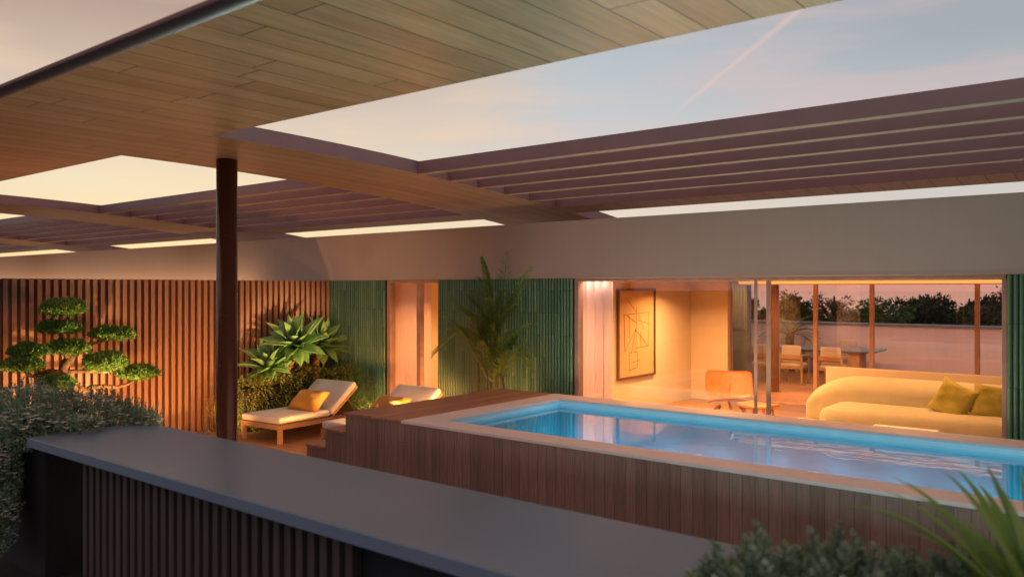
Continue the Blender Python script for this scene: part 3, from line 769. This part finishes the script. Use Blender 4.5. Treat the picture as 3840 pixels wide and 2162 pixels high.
hedge.build('foliage', M['hedge'], hd)
t = MB(); t.rbox((-11.02, 7.95, .34), (.24, .95, .33), .12, 6); t.build('branches', M['bark_dark'], hd, smooth=True)

def agave(c, R, n, label, tilt=(0, 0, 1), stem=None, wleaf=.125, curl=.35):
    c = Vector(c); up = Vector(tilt).normalized(); ux = up.orthogonal().normalized(); uy = up.cross(ux)
    r = thing('agave', label, 'agave plant', (c.x, c.y, .0), group='agave plants above the hedge')
    t = MB()
    for k in range(n):
        a = k * 2.39996; el = math.radians(82 - 98 * (k / n) ** .85)
        L = R * (.72 + .38 * math.sin(math.pi * min(1, k / n + .12))) * rnd(.9, 1.08)
        h = ux * math.cos(a) + uy * math.sin(a)
        side = up.cross(h); i0 = len(t.v); m = 9
        p = c + h * .03; ang = el + .1
        wl = wleaf * rnd(.85, 1.1)
        for q in range(m + 1):
            f = q / m
            w = wl * (math.sin(math.pi * (f * .83 + .13)) ** .8 if f < 1 else 0.02) * (1 - f ** 6)
            d = h * math.cos(ang) + up * math.sin(ang); nn = -h * math.sin(ang) + up * math.cos(ang)
            t.v += [tuple(p - side * w / 2 + nn * w * .22), tuple(p - nn * w * .05), tuple(p + side * w / 2 + nn * w * .22)]
            p = p + d * (L / m); ang -= curl / m * (1 + f)
        for q in range(m):
            b0 = i0 + 3 * q
            t.f += [(b0, b0 + 1, b0 + 4, b0 + 3), (b0 + 1, b0 + 2, b0 + 5, b0 + 4)]; t.mi += [0, 0]
    o = t.build('leaves', M['agave'], r, smooth=True)
    md = o.modifiers.new('thick', 'SOLIDIFY'); md.thickness = .006
    if stem:
        s = MB(); s.tube(stem, [.05, .05, .055, .06], 10); s.build('stem', M['agave_stem'], r, smooth=True)
    return r
a1 = at_x(1112, 1300, -10.9); a2 = at_x(1200, 1298, -11.05); a3 = at_x(1010, 1385, -11.0)
agave(a1, .56, 34, 'large bright agave rosette on a bare curved stem above the hedge', (.42, -.50, .75), [(a1.x - .12, a1.y - .1, .3), (a1.x - .2, a1.y - .12, a1.z - .5), (a1.x - .14, a1.y + .02, a1.z - .22), a1], .185)
agave(a2, .52, 32, 'agave rosette half hidden behind the brightest one, next to the green wall', (.55, -.05, .75), [(a2.x - .1, a2.y + .05, .3), (a2.x - .12, a2.y, .6), (a2.x - .1, a2.y, a2.z - .25), a2], .16)
agave(a3, .50, 30, 'dark agave rosette low beside the round column', (.15, -.35, .9), [(a3.x, a3.y, .3), (a3.x, a3.y, .5), (a3.x, a3.y, .6), a3], .16)

# palm in front of the green wall
palm = thing('bamboo_palm', 'tall feathery palm with several thin canes between pool deck and green tiled wall', 'palm', (-7.4, 8.78, 0))
def frond(mb, p0, d0, L, droop, nl, ll, stemmb, r=.008, wleaf=.03):
    p = Vector(p0); d = Vector(d0).normalized(); pts = [p.copy()]; n = 16
    for k in range(n):
        d = (d + Vector((0, 0, -droop / n))).normalized(); p = p + d * (L / n); pts.append(p.copy())
    stemmb.tube(pts, [r * (1 - .8 * k / n) for k in range(n + 1)], 5)
    for k in range(nl):
        f = .18 + .82 * k / nl; i = min(n - 1, int(f * n)); q = pts[i].lerp(pts[i + 1], f * n - i)
        t = (pts[i + 1] - pts[i]).normalized(); s = t.cross(Vector((0, 0, 1))); s = s.normalized() if s.length > .01 else Vector((1, 0, 0))
        env = math.sin(math.pi * (f * .85 + .12)) ** .7
        for sg in (-1, 1):
            dl = t * .75 + s * sg * .8 + Vector((0, 0, rnd(-.25, .05)))
            leafquad(mb, q, dl, Vector((0, 0, 1)) + rvec() * .3, ll * env * rnd(.85, 1.1), wleaf)
lf = MB(); st = MB()
canes = [((-7.56, 8.76), 1.35), ((-7.25, 8.78), 1.55), ((-7.40, 8.84), 1.75), ((-7.1, 8.74), 1.1), ((-7.30, 8.70), .95)]
for (x, y), h in canes:
    tp = Vector((x + rnd(-.08, .08), y - .04, h))
    st.tube([(x, y, 0), (x + rnd(-.03, .03), y, h * .5), tp], [.022, .018, .014], 7)
    for k in range(6):
        a = k * 2.4 + rnd(-.3, .3); e = rnd(1.1, 3.2)
        d = Vector((math.cos(a), math.sin(a) * .45 - .25, e))
        frond(lf, tp + Vector((0, 0, -.04 * k)), d, rnd(.6, .9), rnd(.5, 1.3), 30, .18, st, .007, .02)
for (u, v), (u0, v0), dr in (((1900, 958), (1880, 1180), .15), ((1810, 975), (1850, 1150), .3), ((1985, 1005), (1900, 1190), .35), ((1628, 1350), (1790, 1230), 1.2), ((2010, 1390), (1870, 1330), 1.6), ((2000, 1200), (1880, 1290), .8), ((1700, 1120), (1840, 1260), .6), ((1660, 1230), (1800, 1260), .9), ((1985, 1330), (1880, 1300), 1.3)):
    a = at_y(u0, v0, 8.78); e = at_y(u, v, 8.62); dv = (e - a)
    d = Vector((dv.x, dv.y, dv.z + dr * .5 * dv.length))
    frond(lf, a, d, dv.length * 1.08, dr, 32, .17, st, .007, .02)
lf.build('fronds', M['palm'], palm); st.build('canes', M['cane'], palm, smooth=True)

# shrubs on the bar
def shrub(name, label, blobs, n, mat, parent_loc, leafmat2=None, nfl=0, ll=(.02, .04), lw=.012, shoots=0):
    r = thing(name, label, 'shrub', parent_loc)
    t = MB(); fl = MB(); st = MB()
    tot = sum(b[3] * b[4] for b in blobs)
    for (cx, cy, cz, rx, rz, ry) in [(b[0], b[1], b[2], b[3], b[4], b[5]) for b in blobs]:
        c = Vector((cx, cy, cz)); m = int(n * rx * rz / tot)
        for k in range(max(3, m // 60)):
            d = rvec(); st.tube([c + Vector((0, 0, -rz * .8)), c + Vector((d.x * rx * .9, d.y * ry * .9, abs(d.z) * rz * .9))], [.006, .002], 4)
        for k in range(m):
            d = rvec(); rr = rnd(.35, 1.06) ** .6
            p = c + Vector((d.x * rx, d.y * ry, d.z * rz)) * rr
            o = Vector((d.x, d.y, d.z + .6)) + rvec() * .7
            for q in range(3): leafquad(t, p + rvec() * .012, o + rvec() * .7, rvec(), rnd(*ll), lw * rnd(.8, 1.3))
        for k in range(int(shoots * rx * rz / tot)):
            d = rvec(); d.z = abs(d.z)
            p = c + Vector((d.x * rx, d.y * ry, d.z * rz)) * .9; o = (Vector((d.x * .4, d.y * .4, 1)) + rvec() * .25).normalized(); L = rnd(.06, .15)
            st.tube([p, p + o * L], [.003, .0015], 4)
            for q in range(16):
                f = q / 16; a = q * 2.4
                leafquad(t, p + o * L * f, o * .8 + Vector((math.cos(a), math.sin(a), 0)) * .9, o, ll[1] * (1.1 - .5 * f), lw * 1.1)
        for k in range(int(nfl * rx * rz / tot)):
            d = rvec(); d.z = abs(d.z) * .9 + .05
            p = c + Vector((d.x * rx, d.y * ry, d.z * rz)) * rnd(.95, 1.1)
            for q in range(5):
                a = q * 1.2566; leafquad(fl, p, Vector((math.cos(a), math.sin(a), .5)), Vector((0, 0, 1)), .028, .02)
    t.build('foliage', mat, r); st.build('stems', M['bark_dark'], r)
    if nfl: fl.build('flowers', leafmat2, r)
    return r
shrub('flowering_bush', 'grey green trailing bush with tiny white flowers spilling over the left end of the bar',
      [(-7.35, 2.75, 1.11, .46, .26, .43), (-6.98, 3.0, 1.10, .40, .21, .38), (-6.70, 3.22, 1.06, .30, .15, .22), (-6.45, 3.28, 1.10, .17, .08, .10), (-6.78, 2.56, 1.13, .32, .16, .25), (-6.45, 2.78, 1.13, .16, .08, .16), (-7.2, 2.45, 1.0, .35, .3, .22),
       (-6.95, 2.35, .75, .28, .32, .16), (-6.85, 2.32, .45, .24, .26, .13)], 9000, M['bush'], (-6.9, 2.9, 1.0), M['flower'], 1300, (.022, .042), .013, 380)
shrub('grey_shrub', 'grey green leafy shrub at the right end of the bar, nearest the camera',
      [(-.98, 2.50, 1.15, .16, .18, .18), (-.80, 2.58, 1.155, .20, .18, .2), (-.60, 2.72, 1.12, .22, .17, .22), (-.38, 2.88, 1.15, .22, .16, .2), (-1.08, 2.42, 1.13, .12, .14, .12)], 2300, M['grey_leaf'], (-.7, 2.7, 1.0), None, 0, (.032, .055), .022, 170)

# strappy yucca at the lower right
yuc = thing('yucca', 'strappy green yucca with long narrow blades at the lower right corner', 'yucca', (-.2, 2.72, 1.0))
t = MB()
def blade(p0, p1, sag, w, n=14):
    p0, p1 = Vector(p0), Vector(p1); mid = (p0 + p1) / 2 + Vector((0, 0, sag)); i0 = len(t.v)
    for k in range(n + 1):
        f = k / n; p = p0 * (1 - f) ** 2 + mid * 2 * f * (1 - f) + p1 * f * f
        d = (p1 - p0) * 1.0; d = (mid - p0) * (1 - f) + (p1 - mid) * f; d.normalize()
        s = d.cross(Vector((.5, .3, .8)) if abs(d.z) > .9 else Vector((0, 0, 1))); s.normalize(); nn = s.cross(d)
        ww = w * (1 - f ** 2.2) * (.55 + .45 * min(1, f * 4))
        t.v += [tuple(p - s * ww / 2 + nn * ww * .2), tuple(p), tuple(p + s * ww / 2 + nn * ww * .2)]
    for k in range(n):
        b0 = i0 + 3 * k; t.f += [(b0, b0 + 1, b0 + 4, b0 + 3), (b0 + 1, b0 + 2, b0 + 5, b0 + 4)]; t.mi += [0, 0]
yb = Vector((-.22, 2.72, 1.12))
for u, v, w, sag, wd in ((3324, 1778, 2.35, .19, .026), (3530, 1760, 2.3, .16, .026), (3583, 1750, 2.45, .15, .024), (3692, 1727, 2.3, .10, .024), (3820, 1748, 2.35, .07, .022), (3165, 1893, 2.2, .22, .032), (3310, 1835, 2.3, .17, .026),
                         (3420, 1860, 2.5, .2, .028), (3590, 1930, 2.2, .15, .022), (3660, 1800, 2.6, .14, .024), (3760, 1830, 2.2, .1, .026), (3900, 1800, 2.3, .08, .026), (3960, 1900, 2.4, .1, .026), (3380, 1990, 2.2, .17, .026), (4050, 2000, 2.3, .12, .026), (3740, 1950, 2.1, .08, .026), (3500, 1900, 2.6, .16, .024)):
    blade(yb + Vector((rnd(-.02, .02), rnd(-.02, .02), 0)), at(u, v, w * 1.12), sag, wd * 2.1)
for k in range(26):
    a = rnd(0, 6.283); L = rnd(.35, .6); e = rnd(.3, 1.3)
    blade(yb + Vector((rnd(-.02, .02), rnd(-.02, .02), 0)), yb + Vector((math.cos(a) * L * math.cos(e), math.sin(a) * L * math.cos(e), L * math.sin(e) * .9)), .1, .045)
t.build('leaves', M['yucca'], yuc, smooth=True)
b = MB(); b.tube([(-.22, 2.72, .98), (-.22, 2.72, 1.14)], [.05, .04], 10); b.build('stem', M['bark_dark'], yuc, smooth=True)

# small yellow-flowered stalk by the column, dark spiky plants on the rear terrace
cy = thing('cycad', 'dark arching cycad leaves beside the brown column on the rear terrace', 'cycad', (-7.5, 20.9 + .45, 0))
lf = MB(); st = MB(); c = Vector((-7.6, 21.4, .95))
for k in range(22):
    a = k * 2.4; d = Vector((math.cos(a), math.sin(a) * .5, rnd(.3, 1.5)))
    frond(lf, c, d, rnd(.8, 1.1), rnd(1.0, 1.8), 26, .16, st, .008, .018)
lf.build('fronds', M['palm'], cy); st.tube([(c.x, c.y, 0), (c.x, c.y, .98)], [.13, .11], 10); st.build('trunk', M['bark_dark'], cy)
sp = thing('spiky_plant', 'small dark spiky plant outside the rear window near the sofa end', 'plant', (-1.55, 16.1, 0))
t = MB(); c = Vector((-1.42, 16.1, .45))
for k in range(36):
    a = k * 2.4; e = rnd(.2, 1.35); blade(c, c + Vector((math.cos(a) * math.cos(e), math.sin(a) * math.cos(e), math.sin(e))) * rnd(.4, .62), .06, .04)
t.build('leaves', M['palm'], sp, smooth=True)
b = MB(); b.tube([(c.x, c.y, 0), (c.x, c.y, .5)], [.08, .07], 10); b.build('stem', M['bark_dark'], sp)
fs_ = thing('flower_stalk', 'thin stalks with tiny yellow flowers at the fence foot left of the column', 'flower', (-11.3, 7.0, 0))
M['yellow'] = leaf('yellow_flower', [(.35, .26, .03), (.45, .35, .06)], .6, .3)
for k in range(9):
    t = MB(); st = MB(); p = at_x(rnd(772, 812), rnd(1480, 1550), -11.25); st.tube([(p.x, p.y + rnd(-.05, .05), 0), p], [.004, .003], 4)
    for q in range(22): leafquad(t, p + Vector((rnd(-.03, .03), rnd(-.04, .04), rnd(-.12, .05))), rvec(), rvec(), .02, .016)
    t.build('blossom', M['yellow'], fs_); st.build('stalk', M['cane'], fs_)


# trees beyond the parapet
def tree(label, u, vt, y, rx, mat, n, dens=1.0, lsz=.22, z0=-7.0, squash=1.05):
    top = at_y(u, vt, y); r = thing('tree', label, 'tree', (top.x, y, z0), group='trees beyond the parapet')
    t = MB(); tr = MB(); H = top.z - z0; cz = top.z - rx * squash
    tr.tube([(top.x, y, z0), (top.x + rnd(-.2, .2), y, (z0 + cz) / 2), (top.x, y, cz), (top.x, y, top.z - .3)], [.3, .24, .16, .03], 8)
    cl = []
    for k in range(26):
        d = rvec(); q = Vector((top.x, y, cz)) + Vector((d.x * rx, d.y * rx * .8, d.z * rx * squash)) * rnd(.45, .9)
        cl.append((q, rx * rnd(.14, .36)))
        tr.tube([(top.x, y, cz - rx * .4), ((top.x + q.x) / 2, (y + q.y) / 2, (cz + q.z) / 2 - .1), q], [.09, .05, .015], 5)
    for q, rr in cl:
        for k in range(n // 20):
            d = rvec(); p = q + Vector((d.x, d.y, d.z * .75)) * rr * rnd(.2, 1.05)
            leafquad(t, p, d + Vector((0, 0, rnd(-.6, .4))) + rvec() * .6, rvec(), lsz * rnd(.7, 1.3), lsz * .55)
    t.build('crown', mat, r); tr.build('trunk', M['bark_dark'], r)
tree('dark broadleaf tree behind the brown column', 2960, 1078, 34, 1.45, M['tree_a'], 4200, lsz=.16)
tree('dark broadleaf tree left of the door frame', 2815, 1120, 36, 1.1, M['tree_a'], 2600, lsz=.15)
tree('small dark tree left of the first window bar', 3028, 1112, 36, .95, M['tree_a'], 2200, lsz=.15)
tree('thin brownish tree with airy crown right of the first window bar', 3128, 1084, 38, 1.25, M['tree_c'], 1500, lsz=.13)
tree('low reddish tree between the airy tree and the light green one', 3180, 1138, 34, .8, M['tree_c'], 1100, lsz=.12)
tree('light green tree behind the second window bar', 3305, 1112, 28, .95, M['tree_b'], 1700, lsz=.14)
tree('light green low tree left of the second window bar', 3235, 1130, 28.5, .72, M['tree_b'], 1000, lsz=.14)
tree('black leafy tree at the left of the dark clump', 3412, 1106, 40, 1.3, M['tree_a'], 4000, lsz=.17)
tree('tallest black leafy tree of the dark clump', 3484, 1094, 42, 1.5, M['tree_a'], 4400, lsz=.17)
tree('black leafy tree with a flat crown in the dark clump', 3556, 1126, 40, 1.3, M['tree_a'], 3600, lsz=.17)
tree('black leafy tree left of the third window bar', 3635, 1094, 42, 1.45, M['tree_a'], 4000, lsz=.17)
tree('black leafy tree just right of the third window bar', 3698, 1108, 42, 1.1, M['tree_a'], 2800, lsz=.17)
tree('tall brownish tree with thin crown beside the green tiled wall', 3755, 1066, 30, 1.3, M['tree_c'], 2000, lsz=.13)

# ------------------------------------------------------------------ garden lamps
def spot(name, label, loc, to, e, col=WARM, angle=75, size=.05):
    loc = Vector(loc); r = thing('garden_spotlight', label, 'spotlight', tuple(loc), group='garden spotlights')
    d = (Vector(to) - loc).normalized()
    b = MB(); b.tube([loc - d * .10, loc], [.035, .04], 12); b.build('housing', M['fixture'], r, smooth=False)
    b = MB(); b.tube([loc + d * .001, loc + d * .004], [.034, .034], 12); b.build('lens', M['lens'], r)
    b = MB(); b.tube([(loc.x, loc.y, 0.0), tuple(loc - d * .05)], [.01, .01], 6); b.build('spike', M['fixture'], r)
    lamp('SPOT', 'spot_lamp', loc + d * .02, e, col, r, size, loc + d, angle, .8)
spot('s', 'garden spotlight at the foot of the cloud pruned tree', (-9.75, 5.45, .3), (-11.1, 4.75, 1.15), 350, (1, .66, .28), 70)
spot('s', 'garden spotlight by the pool steps aimed at the agaves', (-7.98, 7.75, .42), (-11.0, 8.25, 1.0), 700, (1, .70, .36), 42)
spot('s', 'garden spotlight at the palm foot behind the pool deck', (-6.75, 8.58, .25), (-7.45, 8.8, 1.4), 28, WARM, 110)

def floor_strip(p, q, e, col, label, aim, z=0):
    p, q = Vector((*p, z)), Vector((*q, z)); m = (p + q) / 2; d = (q - p); n = d.normalized(); sd = Vector((-n.y, n.x, 0))
    r = thing('floor_uplight', label, 'floor light', tuple(m), group='floor uplights')
    b = MB(); b.obox(m + Vector((0, 0, .01)), d / 2, sd * .03, (0, 0, .01)); b.build('housing', M['fixture'], r)
    b = MB(); b.obox(m + Vector((0, 0, .0225)), d / 2 * .99, sd * .02, (0, 0, .002)); b.build('lens', M['strip'], r)
    l = lamp('AREA', 'strip_lamp', m + Vector((0, 0, .04)), e, col, r, d.length, None, size_y=.05)
    if z:
        b = MB()
        for k in (.05, .5, .95):
            c = p + d * k; b.box(c.x - .02, c.x + .02, c.y - .02, c.y + .02, 0, z - .001)
        b.build('stand', M['fixture'], r)
    z = -Vector(aim).normalized(); y = z.cross(n).normalized(); x = y.cross(z)
    l.rotation_euler = Matrix((x, y, z)).transposed().to_euler()
floor_strip((-10.7, 2.2), (-10.25, 6.4), 110, AMBER, 'linear floor uplight along the foot of the timber fence', (-.7, 0, 1))
floor_strip((-6.6, 4.0), (-3.9, 4.0), 24, (1, .66, .42), 'added unseen floor uplight behind the left half of the bar', (0, -.3, 1))  # added to warm the roof underside, no such lamp seen
floor_strip((-3.2, 4.0), (1.8, 4.0), 100, (.46, .95, 1), 'added unseen cool floor uplight behind the right half of the bar', (0, -.3, 1))  # added to give the soffit the mint tint of pool glow
floor_strip((-30, 8.62), (-13.5, 8.62), 74, (1, .55, .28), 'added unseen uplight on the neighbouring wall beyond the fence', (0, 1, .35), 1.95)  # added out of sight to brighten the fascia past the fence
floor_strip((-6.0, 8.76), (-1.3, 8.76), 34, (1, .86, .66), 'added unseen uplight in the gap between pool and house', (0, -.5, 1), .7)  # added to light the louvre undersides from below

spot('s', 'garden spotlight low at the near end of the hedge', (-10.85, 6.45, .1), (-11.0, 7.7, .7), 45, (1, .7, .3), 100)
spot('s', 'garden spotlight by the lowest pool step aimed at the lounger', (-8.3, 5.9, .2), (-10.1, 6.9, -.1), 95, AMBER, 64)
spot('s', 'garden spotlight between the hedge and the bedroom window', (-10.0, 8.75, .12), (-10.6, 9.1, .9), 12, (1, .74, .32), 120)

# ------------------------------------------------------------------ sky, sun, camera
W = bpy.data.worlds.new('World'); bpy.context.scene.world = W; W.use_nodes = True
nt = W.node_tree; nt.nodes.clear(); g = N(nt)
out = nt.nodes.new('ShaderNodeOutputWorld')
sky = g.n('ShaderNodeTexSky', sky_type='NISHITA'); sky.sun_disc = False
az_px = 500; az = YAW - math.atan((az_px - 1920) / FPX)     # sunset azimuth, counted from +Y towards -X
SD = Vector((-math.sin(az), math.cos(az), 0))
sky.sun_elevation = math.radians(2.0); sky.sun_rotation = -az
tc = g.n('ShaderNodeTexCoord').outputs['Generated']
sp = g.n('ShaderNodeSeparateXYZ'); g.l(tc, sp.inputs[0])
el = sp.outputs[2]
hv = g.n('ShaderNodeCombineXYZ'); g.l(sp.outputs[0], hv.inputs[0]); g.l(sp.outputs[1], hv.inputs[1])
hn = g.n('ShaderNodeVectorMath', operation='NORMALIZE'); g.l(hv.outputs[0], hn.inputs[0])
dt_ = g.n('ShaderNodeVectorMath', operation='DOT_PRODUCT'); g.l(hn.outputs[0], dt_.inputs[0]); dt_.inputs[1].default_value = SD
az_f = dt_.outputs['Value']
def L(r, g_, b_):
    f = lambda c: ((c / 255 + .055) / 1.055) ** 2.4 if c > 10 else c / 255 / 12.92
    return (f(r), f(g_), f(b_))
near = g.ramp(el, [(0, L(236, 198, 145)), (.045, L(240, 220, 174)), (.12, L(233, 220, 190)), (.2, L(216, 199, 183)), (.29, L(186, 164, 150)), (.36, L(150, 135, 130)), (.55, L(178, 160, 160)), (.8, L(238, 190, 170)), (1, L(240, 188, 165))])
mid = g.ramp(el, [(0, L(222, 150, 130)), (.03, L(235, 190, 160)), (.075, L(236, 217, 194)), (.13, L(216, 207, 200)), (.2, L(200, 201, 203)), (.27, L(186, 194, 200)), (.36, L(165, 175, 184)), (.55, L(178, 160, 160)), (.8, L(238, 190, 170)), (1, L(240, 188, 165))])
far = g.ramp(el, [(0, L(222, 152, 134)), (.03, L(226, 168, 148)), (.07, L(212, 202, 188)), (.13, L(200, 202, 202)), (.2, L(182, 187, 191)), (.27, L(164, 171, 179)), (.55, L(178, 160, 160)), (.8, L(238, 190, 170)), (1, L(240, 188, 165))])
back = g.ramp(el, [(0, L(158, 162, 180)), (.25, L(162, 170, 192)), (.55, L(180, 176, 188)), (.8, L(238, 190, 170)), (1, L(240, 188, 165))])
def smooth(v, a, b):
    x = g.n('ShaderNodeMapRange', interpolation_type='SMOOTHSTEP'); g.l(v, x.inputs[0]); x.inputs[1].default_value = a; x.inputs[2].default_value = b
    return x.outputs[0]
c1 = g.mix(smooth(az_f, .99, .86), near, mid)     # map range runs downwards: 0 at the sunset, 1 away from it
c2 = g.mix(smooth(az_f, .90, .55), c1, far)
c3 = g.mix(smooth(az_f, .50, -.25), c2, back)
# streaky high cloud
mp = g.n('ShaderNodeMapping'); mp.inputs['Scale'].default_value = (1.4, 1.4, 9.0); mp.inputs['Rotation'].default_value = (.10, -.06, .5); g.l(tc, mp.inputs[0])
nz = g.noise(mp.outputs[0], 2.2, 4, .5)
cl = g.math('MULTIPLY', smooth(nz, .5, .72), smooth(el, .02, .12))
pink = g.mix(smooth(az_f, .95, .75), (*L(244, 208, 172), 1), (*L(226, 190, 184), 1))
pink = g.mix(smooth(az_f, .3, -.3), pink, (*L(150, 140, 150), 1))
c4 = g.mix(g.math('MULTIPLY', cl, .4), c3, pink)
# contrail: a band about a great circle through two directions of the sky
pa = ray(2490, 455).normalized(); pb = ray(3000, 35).normalized(); nrm = pa.cross(pb).normalized()
dd = g.n('ShaderNodeVectorMath', operation='DOT_PRODUCT'); g.l(tc, dd.inputs[0]); dd.inputs[1].default_value = nrm
wob = g.math('MULTIPLY', g.math('SUBTRACT', g.noise(tc, 14, 3), .5), .006)
dist = g.math('ABSOLUTE', g.math('ADD', dd.outputs['Value'], wob))
wdt = g.n('ShaderNodeMapRange'); g.l(el, wdt.inputs[0]); wdt.inputs[1].default_value = .18; wdt.inputs[2].default_value = .34; wdt.inputs[3].default_value = .002; wdt.inputs[4].default_value = .0055
band = g.math('SUBTRACT', 1.0, g.math('MINIMUM', 1.0, g.math('DIVIDE', dist, wdt.outputs[0])))
band = g.math('MULTIPLY', band, g.math('MULTIPLY', smooth(el, .19, .24), smooth(az_f, .2, .5)))
c5 = g.mix(g.math('MULTIPLY', band, .5), c4, (*L(236, 196, 186), 1))
mixs = g.n('ShaderNodeMix', data_type='RGBA', blend_type='ADD'); mixs.inputs[0].default_value = .006
g.l(c5, mixs.inputs[6]); g.l(sky.outputs[0], mixs.inputs[7])
bg = g.n('ShaderNodeBackground'); g.l(mixs.outputs[2], bg.inputs[0]); bg.inputs[1].default_value = .82
g.l(bg.outputs[0], out.inputs[0])

s = bpy.data.lights.new('sun', 'SUN'); s.energy = .12; s.angle = math.radians(12); s.color = (1, .62, .42)
so = bpy.data.objects.new('sun', s); C.objects.link(so)
so.rotation_euler = (-(SD * math.cos(math.radians(4)) + Vector((0, 0, math.sin(math.radians(4)))))).to_track_quat('-Z', 'Y').to_euler()

cam = bpy.data.cameras.new('camera'); co = bpy.data.objects.new('camera', cam); C.objects.link(co)
co.location = (0, 0, EYE); co.rotation_euler = (math.pi / 2, 0, YAW)
cam.sensor_width = 36; cam.lens = 36 * FPX / 3840; cam.clip_end = 6000; cam.clip_start = .05
cam.dof.use_dof = True; cam.dof.focus_distance = 10.5; cam.dof.aperture_fstop = 1.6
sc = bpy.context.scene; sc.camera = co
sc.view_settings.view_transform = 'Standard'; sc.view_settings.look = 'None'; sc.view_settings.exposure = 0.3; sc.view_settings.gamma = 1
sc.cycles.max_bounces = 10; sc.cycles.transparent_max_bounces = 24; sc.cycles.use_denoising = True
sc.cycles.sample_clamp_indirect = 4
